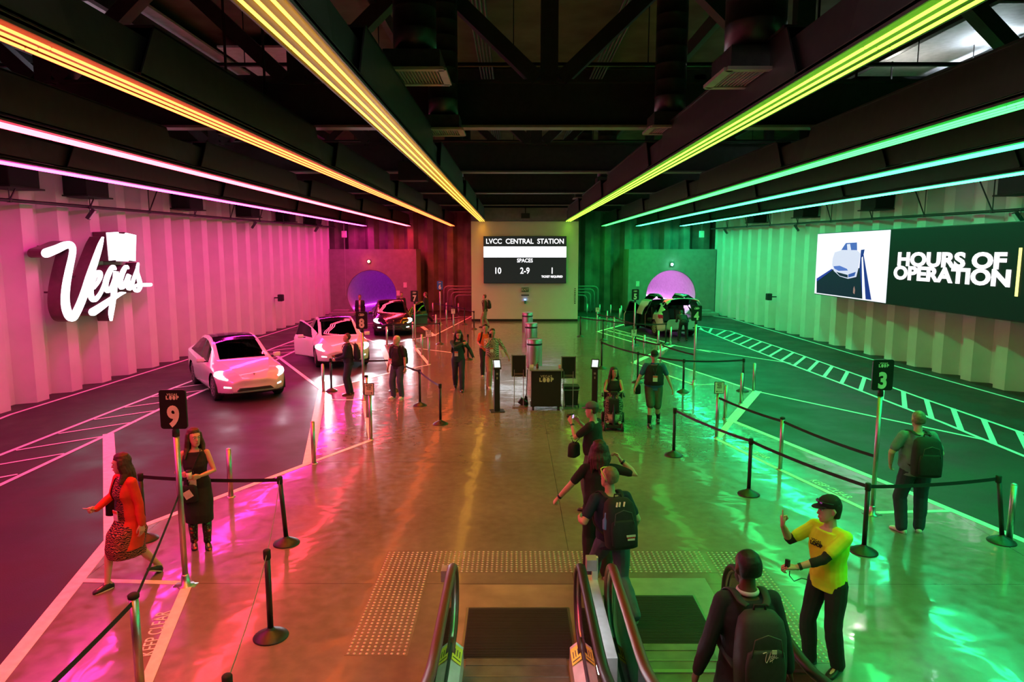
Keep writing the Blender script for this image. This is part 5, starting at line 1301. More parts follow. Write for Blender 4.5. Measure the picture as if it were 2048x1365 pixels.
        if hair in ('long', 'wavy'):
            ln = q.get('hair_len', .34)
            for k in range(-5, 6):
                a = k*.30; x0, y0 = math.sin(a)*.082, -math.cos(a)*.088
                top_ = h(x0, y0, .05); dn = V3(x0*.55, y0*.45 - (.05 if abs(k) < 4 else -.06), -ln*(.85+.15*math.cos(k*2.1)))
                mid_ = top_+V3(x0*.35, y0*.3-.02, -ln*.45)
                tube(bm, [top_, top_+V3(x0*.12,y0*.1,-ln*.2), mid_, top_+dn*1.0], [.030,.036,.038,.014], 8, round_ends=True)
        pend('hair', bm, hm, t, vox*.8, 2, wrinkle(.006 if hair in ('long','wavy') else .003, 30))
    if beard:
        bm = BM(); rings = [ell(h(0,(yf+yb)/2,z), s.HR @ V3(1,0,0), s.HR @ V3(0,1,0), w_, (yf-yb)/2, 18) for z, w_, yf, yb in ((-.13,.030,.08,.02),(-.115,.048,.094,.0),(-.09,.060,.098,-.02),(-.07,.067,.088,-.02),(-.045,.070,.04,-.02))]; loft(bm, rings)
        bm2 = bm; tube(bm2, [h(-.024,.096,-.052), h(0,.104,-.048), h(.024,.096,-.052)], .005, 6); pend('beard', bm, mat('beard_hair', beard, .8), t, vox*.8, 1)
    if cap:
        cm, logo = cap; bm = BM(); rings = [ell(h(0,-.008,z), s.HR @ V3(1,0,0), s.HR @ V3(0,1,0), a, b, 22, 2.1) for z, a, b in ((.035,.085,.104),(.07,.087,.106),(.10,.078,.095),(.125,.058,.07),(.14,.03,.038),(.146,.008,.01))]; loft(bm, rings)
        co = newobj('cap', fixn(bm), cm, t, True); bm = BM()
        for sg in (1,):
            rr = []
            for k in range(9):
                a = math.radians(-62+124*k/8); x, y = math.sin(a)*.080, .088*math.cos(a); rr.append((x, y))
            va = [h(x, y-.004, .045) for x, y in rr]; vb = [h(x*1.0, y+.075*math.cos(math.radians(-62+124*k/8)*.9), .032-.012*(1-abs(k-4)/4)*0) for k, (x, y) in enumerate(rr)]
            upv = s.HR @ V3(0,0,.007); A_ = [bm.verts.new(p) for p in va]; B_ = [bm.verts.new(p) for p in vb]; A2 = [bm.verts.new(p+upv) for p in va]; B2 = [bm.verts.new(p+upv) for p in vb]
            for k in range(8): bm.faces.new((A_[k],A_[k+1],B_[k+1],B_[k])); bm.faces.new((A2[k],B2[k],B2[k+1],A2[k+1])); bm.faces.new((B_[k],B_[k+1],B2[k+1],B2[k]))
        newobj('brim', fixn(bm), cm, co, True)
    # ---- garments
    if top:
        femk = 0
        m, sleeve, hem = top['mat'], top.get('sleeve', .5), top.get('hem', -.06); g = top.get('grow', .014)
        bm = BM(); rings = torso_rings(s, g, s1=top.get('s1', .51))
        rings = [r for r in rings]
        if hem < -.12:     # coat or dress skirt
            extra_r = []; k = 4; 
            kn = (s.legs[0][1]+s.legs[1][1])/2; an = (s.legs[0][2]+s.legs[1][2])/2; sp = (s.legs[0][1]-s.legs[1][1]).length/2; fw = top.get('flare', .03)
            D = [(s.pel+V3(0,0,-.05), .175), (mid(s.pel, kn, .45), .172+fw*.3+sp*.1), (kn+V3(0,0,.04), .135+fw+sp*.2), (mid(kn, an, .2), .125+fw+sp*.25)]
            n_ = 2 if hem > -.30 else 3 if hem > -.45 else 4
            for c, a in reversed(D[:n_]): extra_r.append(ell(c+V3(0,.0,0), s.hx, V3(0,0,1).cross(s.hx), a+g, a*.72+g+abs(s.legs[0][1].y-s.legs[1][1].y)*.28*(1 if c is not D[0][0] else 0)))
            rings = extra_r+rings[1:]
        elif hem > -.06: rings = rings[1:]
        else: rings[0] = ell(s.pel-s.up*.075, s.hx, s.up.cross(s.hx), (.176 if s.fem else .170*(.7+.3*s.fit))+g, .116*(.5+.5*s.fit)+g)
        loft(bm, rings)
        if sleeve > 0:
            for A in s.arms: arm_geo(bm, A, g*.85, sleeve, s.fit)
            for A in s.arms: limb(bm, [s.neck-s.up*.05, A[0]], [.05+g*.5, .056+g*.5])
        go = pend(top.get('name', 'shirt'), bm, m, t, vox, 3, wrinkle(.006, 8))
        if top.get('collar'):
            bm = BM(); tube(bm, [s.neck+s.up*.0+s.tx*(.066*math.cos(a))+s.up.cross(s.tx)*(.068*math.sin(a)+.004) for a in [2*PI*i/16 for i in range(16)]], .016, 8, close=True); newobj('collar', fixn(bm), top['collar'], go, True)
    for gar in extra:
        gar(s, t)
    if legs:
        m, cut = legs['mat'], legs.get('cut', .97); g = legs.get('grow', .016); bm = BM(); loft(bm, torso_rings(s, .006, -.09, .14))
        for L in s.legs: leg_geo(bm, L, g, s.fit, cut, legs.get('loose', .012))
        pend(legs.get('name', 'trousers'), bm, m, t, vox, 3, wrinkle(.007, 7))
    if shoes:
        m = shoes['mat']
        for L in s.legs:
            hip, kn, an, fd, pt = L; R = Matrix.Rotation(math.radians(-pt), 3, fd.cross(V3(0,0,1))); f2 = R @ fd; dn = R @ V3(0,0,-1); sx = f2.cross(dn).normalized(); bm = BM()
            T = [(-.075,.022,.030,.055),(-.06,.036,.030,.055),(-.01,.038,.048,.037),(.04,.041,.040,.045),(.09,.046,.030,.055),(.14,.042,.024,.061),(.17,.030,.019,.066),(.18,.012,.012,.07)]
            rings = [ell(an+f2*y+dn*(.085-hh), sx, -dn, w_, hh, 16, 2.8) for y, w_, hh, _ in T]; loft(bm, rings)
            so = newobj('shoe', fixn(bm), m, t, True)
            if shoes.get('sole'):
                bm = BM(); loft(bm, [ell(an+f2*.052+dn*z, sx, f2, .047, .128, 20, 2.6) for z in (.072,.088)]); newobj('sole', fixn(bm), shoes['sole'], so, True)
            if shoes.get('shaft'):
                bm = BM(); pts = [mid(kn, an, k) for k in (.18,.5,.8,1.0)]; tube(bm, pts, [.066,.062,.052,.052], 14); newobj('boot_shaft', fixn(bm), m, so, True)
            if shoes.get('sock'):
                bm = BM(); pts = [mid(kn, an, k) for k in (.55,.8,1.0)]; tube(bm, pts, [.056,.046,.042], 14); newobj('sock', fixn(bm), shoes['sock'], t, True)
    if badge:
        c = s.pel+s.up*badge.get('h', .16)+s.up.cross(s.tx)*(.145*s.fit+badge.get('out', 0))+s.tx*badge.get('x', 0); X, U = s.tx, s.up; Y = U.cross(X)
        bm = BM(); R = Matrix((X, Y, U)).transposed(); box(bm, c, (.10,.006,.135), rot=R); bo = newobj('name_badge', bm, M_card, t)
        bm = BM(); box(bm, c+U*.045+Y*.004, (.10,.003,.035), rot=R); newobj('badge_header', bm, mat('badge_red', (.7,.12,.05), .5), bo)
        bm = BM()
        for sd in (-1, 1): tube(bm, [c+U*.07, c+U*.07+(s.neck+X*.06*sd-c-U*.07)*.55+Y*.045, s.neck+X*.075*sd+Y*.035-U*.01, s.neck+X*.05*sd-Y*.05], .005, 5)
        newobj('lanyard', bm, mat('lanyard_dark', (.04,.05,.12), .7), bo)
    return s
def flush_people():
    dg = bpy.context.view_layer
    for o, vox, it, post in PENDING:
        md = o.modifiers.new('r', 'REMESH'); md.mode = 'VOXEL'; md.voxel_size = vox; md.use_smooth_shade = True
        if it: sm = o.modifiers.new('s', 'SMOOTH'); sm.factor = .5; sm.iterations = it
    bpy.context.view_layer.update(); dg = bpy.context.evaluated_depsgraph_get()
    for o, vox, it, post in PENDING:
        me = bpy.data.meshes.new_from_object(o.evaluated_get(dg)); mats = list(o.data.materials)
        me.materials.clear()
        for m in mats: me.materials.append(m)
        if post: post(me)
        for p in me.polygons: p.use_smooth = True
        o.modifiers.clear(); o.data = me
# ---- things carried
def wloc(s, p): return s.root.matrix_basis @ p
def carried(s, name, label, cat, p, group=None):
    """top-level thing sharing the bearer's heading and scale, origin at local point p"""
    s.root.rotation_mode = 'XYZ'; M_ = Matrix.Translation(s.root.location) @ Matrix.Rotation(s.root.rotation_euler.z, 4, 'Z') @ Matrix.Scale(s.root.scale.x, 4)
    t = thing(name, label, cat, M_ @ p, s.root.rotation_euler.z, group); t.scale = s.root.scale; return t
def backpack(s, label, m, size=(.30,.16,.46), drop=.0, logo=None, low=0):
    X, U = s.tx, s.up; Y = U.cross(X); back = (.13*s.fit+.012)
    c = s.pel+U*(.29-drop)-Y*(back+size[1]/2); t = carried(s, 'backpack', label, 'backpack', c)
    R = Matrix((X, Y, U)).transposed(); bm = BM(); a, b, h_ = size[0]/2, size[1]/2, size[2]/2
    loft(bm, [ell(R @ V3(0, oy, z*h_), X, Y, a*k, b*k2, 24, 3.4) for z, k, k2, oy in ((-1,.80,.7,0),(-.94,.95,.95,0),(-.3,1,1,0),(.4,.96,.9,0),(.78,.85,.75,.01),(.95,.62,.5,.02),(1,.3,.25,.025))])
    newobj('pack_body', fixn(bm), m, t, True)
    bm = BM(); loft(bm, [ell(R @ V3(0,-b*.92,z*h_), X, Y, a*k, .035*k, 20, 3.2) for z, k in ((-.85,.6),(-.78,.78),(-.2,.8),(.12,.72),(.2,.5))]); newobj('front_pocket', fixn(bm), m, t, True)
    bm = BM(); tube(bm, [R @ V3(x, b*.3, z) for x, z in ((-.04,h_*.96),(-.035,h_+.03),(.035,h_+.03),(.04,h_*.96))], .009, 8); newobj('carry_handle', bm, M_blkm, t, True)
    for sd in (-1, 1):
        bm = BM(); F = back+.01
        pts = [V3(sd*.06,b*.8,h_*.86), V3(sd*.09,b+.03,.235), V3(sd*.105,back+b,.262), V3(sd*.12,2*back+b-.02,.20), V3(sd*.145,2*back+b-.015,.08), V3(sd*.175,back+b+.05,-.08), V3(sd*.13,b*.9,-.17)]
        pts = [V3(p.x, p.y, p.z+(drop if p.z > .19 else 0)) for p in pts]
        P_ = [R @ V3(*q_) for q_ in smooth_path([tuple(p) for p in pts], 3)]
        tube(bm, P_, .026, 8, flat=.3, xdir=X); newobj('shoulder_strap', fixn(bm), m, t, True)
    bm = BM(); tube(bm, [R @ V3(x, -b*1.02-.015+.0*x, z) for x, z in ((-a*.62,h_*.05),(-a*.5,h_*.5),(0,h_*.62),(a*.5,h_*.5),(a*.62,h_*.05))], .004, 6); newobj('zip_line', bm, mat('zip_grey', (.07,.07,.07), .4), t, True)
    if logo: logo(t, R, a, b, h_)
    return t
def shoulder_bag(s, label, p, size, m, tilt=0, strap=True, acc=None):
    t = carried(s, 'bag', label, 'bag', V3(*p)); bm = BM(); a, b, h_ = [x/2 for x in size]
    loft(bm, [ell(V3(0,0,z*h_), V3(1,0,0), V3(0,1,0), a*k, b*k, 20, 3) for z, k in ((-1,.7),(-.85,1),(.5,.95),(.9,.8),(1,.6))]); newobj('bag_body', fixn(bm), m, t, True)
    if strap:
        q_ = s.neck-V3(*p); bm = BM(); sd = -1 if p[0] > 0 else 1; X = s.tx
        tube(bm, [V3(0,.0,h_*.8), V3(0,.06,h_+.1), q_+X*.02*sd+V3(0,.17*s.fit,-.2), q_+X*.10*sd+V3(0,.06,.01), q_+X*.10*sd+V3(0,-.1,-.05), V3(0,-.1,h_+.1), V3(0,0,h_*.8)], .012, 6, flat=.4); newobj('bag_strap', fixn(bm), M_blkm, t, True)
    if acc: bm = BM(); box(bm, (0,b*.98,0), (a*.9,.01,h_*.9), rot=Matrix.Rotation(.5,3,'Y')); newobj('bag_panel', bm, acc, t)
    return t
C_black = cloth('black', (.014,.014,.017)); C_navy = cloth('navy', (.012,.018,.045)); C_jean = cloth('denim', (.055,.085,.13)); C_djean = cloth('dark_denim', (.022,.036,.06))
C_red = cloth('red_knit', (.62,.045,.02)); C_teal = cloth('dark_teal', (.015,.055,.055)); C_orange = cloth('orange', (.75,.16,.04)); C_khaki = cloth('khaki', (.40,.27,.20))
C_brown = cloth('brown', (.11,.07,.04)); C_suit = cloth('suit', (.016,.018,.026)); C_grey = cloth('grey_blue', (.14,.20,.24)); C_blue = cloth('blue', (.03,.12,.25)); C_olive = cloth('olive', (.07,.075,.055)); C_white = cloth('white', (.7,.7,.68)); C_yellow = mat('cloth_hi_vis', (.78,.92,.03), .8, vary=.04, scale=12, bump=.2)
C_zebra = wave_material('zebra_cloth', (.014,.01,.01), (.40,.12,.07), 14, 9, .60); C_check = check_material('checked_cloth', (.72,.68,.55), (.015,.015,.02), 36); C_flor = flower_material(); C_pat = wave_material('patterned_cloth', (.015,.015,.015), (.35,.3,.22), 9, 12, .62)
M_bsh = mat('shoe_black', (.015,.015,.015), .5); M_wsh = mat('shoe_white', (.72,.70,.66), .6); M_brsh = mat('shoe_brown', (.10,.035,.02), .4); M_sole = mat('shoe_sole', (.6,.56,.48), .7); M_gsh = mat('shoe_grey', (.30,.28,.25), .7); M_sock = mat('sock_black', (.012,.012,.012), .9)
def wristband(s, i, name='wrist_watch', m=None):
    sh, el, wr, sd, a = s.arms[i]; d = (wr-el).normalized(); bm = BM(); x = d.orthogonal().normalized(); y = d.cross(x); c = wr-d*.035
    tube(bm, [c-d*.013, c+d*.013], .034, 16); box(bm, c-y*.0, (.01,.01,.01)); newobj(name, fixn(bm), m or M_bsh, s.root)
def phone(s, p, label, d=(0,.4,.9), m=None, size=(.07,.009,.14)):
    t = carried(s, 'phone', label, 'phone', V3(*p)); bm = BM(); z = Vector(d).normalized(); x = V3(1,0,0); x = (x-z*x.dot(z)).normalized(); y = z.cross(x)
    box(bm, (0,0,0), size, rot=Matrix((x,y,z)).transposed(), bev=.003); newobj('phone_body', bm, m or M_blk, t); return t
def open_front(gap, zmin=-9):
    def f(s):
        def post(me):
            b = bmesh.new(); b.from_mesh(me); Yd = s.up.cross(s.tx)
            dl = [fc for fc in b.faces if (fc.calc_center_median()-s.pel).dot(Yd) > .02 and abs((fc.calc_center_median()-s.pel).dot(s.tx)) < gap and fc.calc_center_median().z < s.neck.z-.01]
            bmesh.ops.delete(b, geom=dl, context='FACES')
            for v in b.verts: v.co += v.normal*.006*noise.noise(v.co*6)
            b.to_mesh(me); b.free()
        return post
    return f
def coat(m, hem, gap, name='cardigan', flare=.03, sleeve=.98, grow=.03):
    def gar(s, t):
        bm = BM(); rings = torso_rings(s, grow, s1=.51)
        if hem < -.09:
            kn = (s.legs[0][1]+s.legs[1][1])/2; ex = []
            D = [(s.pel+V3(0,0,-.05), .175), (mid(s.pel, kn, .45), .175+flare*.5)]+([(kn+V3(0,0,.04), .17+flare)] if hem < -.3 else [])
            for c, a in reversed(D): ex.append(ell(c+V3(0,-.01,0), s.hx, V3(0,0,1).cross(s.hx), a+grow, a*.75+grow))
            rings = ex+rings[1:]
        loft(bm, rings)
        for A in s.arms: arm_geo(bm, A, .02, sleeve, s.fit); limb(bm, [s.neck-s.up*.05, A[0]], [.06, .066])
        pend(name, bm, m, t, s.vox, 3, open_front(gap)(s))
    return gar
# 1 woman in red cardigan
s = person('woman in a red cardigan and black patterned dress walking left, looking aside', (-4.72,8.02,0), face(-.45,-.9), 1.68, .010, 'light', 'long', (.05,.014,.01), dict(mat=C_zebra, sleeve=.3, hem=-.5, flare=.02, name='dress'),
    None, dict(mat=M_bsh, sole=M_sole), dict(fem=1, fat=1.12, feet=((-.09,-.30,.02,12),(.07,.30,0,-5)), foot_pitch=(-28,0), head=(-45,-4), torso_yaw=-6, hair_len=.36,
    arms=dict(R=dict(hand=(.27,.24,1.0), elbow=(.5,-1,-.3), hand_style='hold', palm=(-1,.2,.2), thumb=(0,.3,1), dir=(.1,1,.1)), L=dict(hand=(-.27,.02,.80), hand_style='relaxed'))), extra=(coat(C_red, -.4, .11),), badge=dict(h=.06))
phone(s, (.27,.33,1.03), 'phone in the hand of the woman in red', (.2,.8,.3), mat('phone_gold', (.3,.24,.16), .3)); shoulder_bag(s, 'black handbag under the arm of the woman in red', (.29,-.02,.95), (.10,.26,.22), C_black, strap=False)
# 2 woman in black dress
s = person('woman in a black dress and floral boots holding a cup by sign nine', (-4.33,9.0,0), face(.18,-1), 1.68, .010, 'light', 'long', (.06,.025,.015), dict(mat=C_black, sleeve=0, hem=-.5, flare=.02, name='dress', s1=.50), None, dict(mat=C_flor, shaft=1),
    dict(fem=1, feet=((-.10,.02,0,20),(.09,-.02,0,14)), head=(38,2), hair_len=.42, torso_yaw=5, arms=dict(R=dict(hand=(.10,.27,1.17), elbow=(.6,-.6,-.6), hand_style='hold', palm=(-1,0,.2), thumb=(0,.2,1), dir=(-.5,.8,.2)), L=dict(hand=(-.10,.26,1.13), elbow=(-.7,-.4,-.6), hand_style='hold', palm=(1,0,.2), thumb=(0,.2,1), dir=(.5,.8,.1)))), badge=dict(h=.10,x=.03))
c = carried(s, 'coffee_cup', 'paper coffee cup held by the woman in black', 'cup', V3(0,.35,1.13)); bm = BM(); lathe(bm, [(.028,0),(.038,.10)], 16); newobj('cup_body', bm, M_card, c, True); bm = BM(); lathe(bm, [(.041,.10),(.041,.112),(.035,.125)], 16); newobj('cup_lid', bm, M_blk, c, True)
shoulder_bag(s, 'black and pale geometric bag hanging on the woman in black', (.06,.20,.87), (.24,.09,.24), C_black, acc=C_white)
# 3 man in navy jacket
s = person('man in navy jacket and jeans beside sign eight, facing left', (-4.68,19.15,0), face(-1,-.15), 1.77, .014, 'tan', 'buzz', (.05,.035,.03), dict(mat=C_navy, sleeve=.98, collar=C_navy, name='jacket', grow=.02), dict(mat=C_djean), dict(mat=M_brsh), 
    dict(fat=1.08, feet=((-.09,.03,0,6),(.10,-.04,0,-6)), head=(5,4), arms=dict(R=dict(hand=(.13,.36,1.10), elbow=(.3,-1,-.4), hand_style='hold', palm=(-1,0,0), thumb=(0,0,1)), L=dict(hand=(-.13,.33,1.04), elbow=(-.3,-1,-.4), hand_style='hold', palm=(1,0,0), thumb=(0,0,1)))))
backpack(s, 'dark backpack on the man in the navy jacket', C_navy); phone(s, (0,.43,1.08), 'small phone in the hands of the navy jacket man')
# 4 man in black polo
s = person('white-haired man in black polo and jeans standing with backpack', (-3.21,18.69,0), face(-.45,-.9), 1.76, .014, 'light', 'short', (.55,.5,.42), dict(mat=C_black, sleeve=.34, collar=C_black, name='polo_shirt', hem=-.09), dict(mat=C_jean, loose=.02), dict(mat=M_wsh, sole=M_sole), 
    dict(fat=1.22, feet=((-.11,.0,0,10),(.11,.08,0,-14)), head=(-12,0), arms=dict(L=dict(hand=(-.29,.05,.82)), R=dict(hand=(.28,.08,.84)))), badge=dict(h=.14,x=.12)); wristband(s, 0); backpack(s, 'black backpack on the white-haired man', C_black, drop=.06)
# 5 long haired man
s = person('long-haired bearded man in dark teal walking with one arm across his chest', (-1.62,19.78,0), face(.05,-1), 1.82, .013, 'light', 'long', (.04,.02,.012), dict(mat=C_teal, sleeve=.98), dict(mat=C_djean), dict(mat=M_bsh), 
    dict(feet=((-.10,.20,0,4),(.09,-.22,.03,0)), foot_pitch=(0,-25), head=(14,-16), hair_len=.26, arms=dict(R=dict(hand=(-.13,.19,1.36), elbow=(.5,.6,-.5), hand_style='hold', palm=(0,-1,0), thumb=(0,0,1), dir=(-1,.1,.2)), L=dict(hand=(-.42,.02,.95)))), beard=(.05,.025,.015), badge=dict(h=.17,x=.05)); backpack(s, 'dark backpack on the long-haired man', C_black)
# 6 man in orange
s = person('man in orange shirt walking behind the checked shirt man', (-.93,22.2,0), face(.1,-1), 1.74, .016, 'tan', 'short', (.015,.012,.01), dict(mat=C_orange, sleeve=.34), dict(mat=C_black), dict(mat=M_gsh), dict(feet=((-.10,-.18,.03,0),(.10,.2,0,0)), foot_pitch=(-25,0), head=(0,-10), arms=dict(R=dict(hand=(.18,.2,1.05)))), badge=dict(h=.12)); backpack(s, 'black backpack on the man in orange', C_black)
# 7 man in checked shirt
s = person('man in black and white checked shirt walking with a hand at his mouth', (-.64,20.3,0), face(.1,-1), 1.80, .013, 'tan', 'short', (.03,.018,.012), dict(mat=C_check, sleeve=.6, collar=C_check), dict(mat=C_khaki, loose=.02), dict(mat=M_wsh), 
    dict(fat=1.18, feet=((-.12,-.15,.02,-6),(.10,.18,0,4)), foot_pitch=(-22,0), head=(6,-6), arms=dict(R=dict(hand=(.10,.20,1.47), elbow=(.4,.3,-1), hand_style='hold', palm=(-.3,-1,0), thumb=(-1,0,.3), dir=(-.2,.1,1)), L=dict(hand=(-.46,.02,.92)))), badge=dict(h=.22,x=.03,out=.01))
phone(s, (.07,.24,1.55), 'phone held to the mouth of the checked shirt man'); c = carried(s, 'paper_bag', 'pale folded bag tucked under the checked shirt man arm', 'bag', V3(-.31,.0,1.0)); bm = BM(); box(bm, (0,0,0), (.09,.16,.22), bev=.02, rot=Matrix.Rotation(.3,3,'Y')); newobj('folded_sheet', bm, C_white, c)
# 8 far man
s = person('distant man in brown jacket with black backpack passing the pier', (-1.53,36.8,0), face(-1,.15), 1.80, .018, 'light', 'short', (.10,.05,.03), dict(mat=C_brown, sleeve=.98, hem=-.09), dict(mat=C_khaki), dict(mat=M_bsh), dict(feet=((-.09,.15,0,0),(.09,-.15,.02,0)), foot_pitch=(0,-20))); backpack(s, 'black backpack on the distant man in brown', C_black)
# 9 to 11
s = person('man in black suit and white shirt standing before the left tunnel', (-8.25,36.6,0), face(.1,-1), 1.78, .018, 'tan', 'short', (.02,.012,.01), dict(mat=C_white, sleeve=0), dict(mat=C_suit), dict(mat=M_bsh), dict(), extra=(coat(C_suit, -.15, .045, 'suit_jacket', .0),), badge=dict(h=.12, out=.03))
s = person('man in dark jacket standing behind the black car roof', (-6.35,38.6,0), face(.2,-1), 1.78, .018, 'tan', 'short', (.02,.012,.01), dict(mat=C_black, sleeve=.98), dict(mat=C_black), dict(mat=M_bsh), dict())
s = person('man in dark coat walking left beside sign seven', (-5.05,39.4,0), face(-1,.1), 1.80, .018, 'light', 'short', (.10,.05,.03), dict(mat=C_black, sleeve=.98, hem=-.2, flare=.0, name='coat', grow=.025), dict(mat=C_black), dict(mat=M_bsh), dict(feet=((-.09,.28,0,0),(.09,-.30,.04,0)), foot_pitch=(0,-30), arms=dict(L=dict(hand=(-.16,.30,1.05), hand_style='hold'))))
# 12 woman on scooter
s = person('woman with long curly hair in black top seated on a mobility scooter', (2.34,15.65,0), face(-.12,-1), 1.66, .012, 'tan', 'wavy', (.05,.012,.01), dict(mat=C_black, sleeve=0, s1=.50), dict(mat=C_pat, loose=.03), dict(mat=M_gsh), 
    dict(fem=1, fat=1.12, pelvis=(0,-.18), pz=.62, feet=((-.13,.30,.15,6),(.13,.30,.15,-6)), knee_hint=(0,.3,1), head=(28,4), lean=(0,.03), hair_len=.40, arms=dict(L=dict(hand=(-.12,.28,.88), elbow=(-.6,-.6,-.4), hand_style='hold', palm=(0,0,-1), thumb=(1,0,0)), R=dict(hand=(.12,.28,.88), elbow=(.6,-.6,-.4), hand_style='hold', palm=(0,0,-1), thumb=(-1,0,0)))))
t = thing('mobility_scooter', 'black mobility scooter carrying the curly-haired woman', 'mobility scooter', (2.34,15.65,0), face(-.12,-1))
bm = BM(); box(bm, (0,.05,.105), (.40,.95,.07), bev=.03); box(bm, (0,-.42,.24), (.42,.42,.2), bev=.05); newobj('deck', bm, M_blk, t)
bm = BM(); box(bm, (0,-.22,.47), (.46,.44,.08), bev=.03); box(bm, (0,-.44,.74), (.44,.08,.44), bev=.03); box(bm, (0,-.25,.36), (.07,.07,.2)); newobj('seat', bm, M_rub, t)
for x in (-.25, .25):
    bm = BM(); tube(bm, [(x,-.42,.62),(x,-.42,.68),(x,-.12,.68)], .02, 8); newobj('armrest', bm, M_blk, t)
bm = BM(); tube(bm, [(0,.48,.14),(0,.46,.4),(0,.36,.84)], .03, 10); tube(bm, [(-.20,.30,.86),(0,.36,.86),(.20,.30,.86)], .014, 8); box(bm, (0,.36,.86), (.16,.10,.07), bev=.02); newobj('tiller', bm, M_blk, t)
for x, y in ((-.20,.48),(.20,.48),(-.24,-.42),(.24,-.42)):
    bm = BM(); r = .095 if y > 0 else .115; tube(bm, [(x-.03,y,r),(x+.03,y,r)], r, 20); wl = newobj('wheel', bm, M_rub, t, True); bm = BM(); tube(bm, [(x-.034,y,r),(x+.034,y,r)], r*.5, 12); newobj('wheel_hub', bm, mat('hub_grey', (.5,.5,.48), .4), wl, True)
bm = BM(); lathe(bm, [(.12,0),(.15,.2),(.14,.2)], 16, (0,.30,.16)); bs = newobj('front_basket', bm, mat('basket_cloth', (.35,.30,.22), .8, vary=.5, scale=12), t, True); bm = BM(); box(bm, (0,.38,.58), (.24,.12,.3), bev=.03); newobj('tiller_bag', bm, C_black, t, True)
# 13 man in vest
s = person('heavyset man in black vest, cap and shorts walking right of the scooter', (3.30,15.8,0), face(-.12,-1), 1.82, .012, 'light', 'short', (.04,.025,.02), dict(mat=C_blue, sleeve=.34, hem=-.09, collar=C_blue), dict(mat=C_olive, cut=.45, loose=.03, name='shorts'), dict(mat=M_bsh, sole=M_sole, sock=M_sock), 
    dict(fat=1.24, feet=((-.13,-.10,.02,-10),(.10,.28,0,10)), foot_pitch=(-22,0), head=(-8,-8), arms=dict(L=dict(hand=(-.42,.02,.82)), R=dict(hand=(.42,.06,.84)))), cap=(C_black, None), badge=dict(h=.22,x=-.01,out=.03))
for o in list(s.root.children):
    if o.name.startswith('hair'): pass
bm = BM(); loft(bm, torso_rings(s, .027, .05, .50)); pend('vest', bm, C_black, s.root, .012, 2)
shoulder_bag(s, 'black camera bag at the hip of the man in the vest', (.36,-.06,.80), (.16,.24,.22), C_black)
# 14 photographer
s = person('man in grey cap and black shirt taking a photo, side view', (1.26,10.35,0), face(-.85,.45), 1.74, .010, 'light', 'buzz', (.05,.035,.03), dict(mat=C_black, sleeve=.34, hem=-.09), dict(mat=cloth('grey', (.10,.10,.11))), dict(mat=M_bsh), 
    dict(fat=1.15, feet=((-.10,.04,0,8),(.10,-.02,0,-8)), head=(4,-4), arms=dict(L=dict(hand=(-.10,.34,1.40), elbow=(-.6,-.2,-1), hand_style='hold', palm=(1,0,0), thumb=(0,-.3,1), dir=(.2,.6,.8)), R=dict(hand=(.14,.32,1.38), elbow=(.6,-.1,-1), hand_style='hold', palm=(-1,0,0), thumb=(0,-.3,1), dir=(-.2,.6,.8)))), cap=(cloth('cap_grey', (.12,.13,.15)), None)); wristband(s, 0)
t = carried(s, 'camera', 'small camera held up by the man in the grey cap', 'camera', V3(.02,.40,1.48)); bm = BM(); box(bm, (0,0,0), (.12,.05,.08), bev=.01); tube(bm, [(0,.02,0),(0,.07,0)], .03, 14); newobj('camera_body', bm, M_blk, t); bm = BM(); box(bm, (0,-.027,0), (.07,.004,.05)); newobj('camera_screen', bm, emis('camera_screen', (.8,.5,.9), 1.2), t)
shoulder_bag(s, 'black sling bag on the hip of the photographer', (-.10,.30,.98), (.26,.16,.22), C_black)
# 15 long hair back view
s = person('long-haired person in black tee seen from behind, one hand at the ear', (1.06,8.15,0), face(.0,1), 1.74, .009, 'light', 'wavy', (.05,.014,.014), dict(mat=C_black, sleeve=.34, hem=-.09), dict(mat=C_black, loose=.03), dict(mat=M_gsh), 
    dict(fat=1.12, feet=((-.10,.04,0,4),(.10,-.06,0,-8)), head=(-6,0), hair_len=.30, arms=dict(L=dict(hand=(-.50,.12,.98), elbow=(-.5,-.6,-.6), hand_style='fist', palm=(1,0,-.2)), R=dict(hand=(.27,.05,1.50), elbow=(1,-.2,-.5), hand_style='hold', palm=(-1,0,0), thumb=(0,-.5,.6), dir=(-.5,.2,.9))))); wristband(s, 0); wristband(s, 1)
# 16 jeans man with backpack
s = person('man in dark tee and jeans with yellow glasses on his head, striding away', (1.12,7.35,0), face(-.30,1), 1.78, .009, 'light', 'buzz', (.22,.13,.07), dict(mat=C_navy, sleeve=.34, hem=-.09), dict(mat=C_jean), dict(mat=M_gsh, sole=M_wsh), 
    dict(fat=1.08, feet=((-.08,.42,0,0),(.08,-.42,.05,0)), foot_pitch=(0,-42), lean=(-.02,.05), head=(24,4), torso_yaw=-4, arms=dict(L=dict(hand=(-.30,.22,1.0), elbow=(-.5,-1,-.2), hand_style='relaxed'), R=dict(hand=(.3,.12,.85)))))
bm = BM(); hh = lambda x, y, z: s.hc+s.HR @ V3(x, y, z); tube(bm, [hh(-.083,-.04,-.01), hh(-.088,.03,.06), hh(-.05,.085,.085), hh(0,.095,.088), hh(.05,.085,.085), hh(.088,.03,.06), hh(.083,-.04,-.01)], .006, 6); newobj('glasses', fixn(bm), mat('neon_yellow_plastic', (.75,.85,.15), .4), s.root, True)
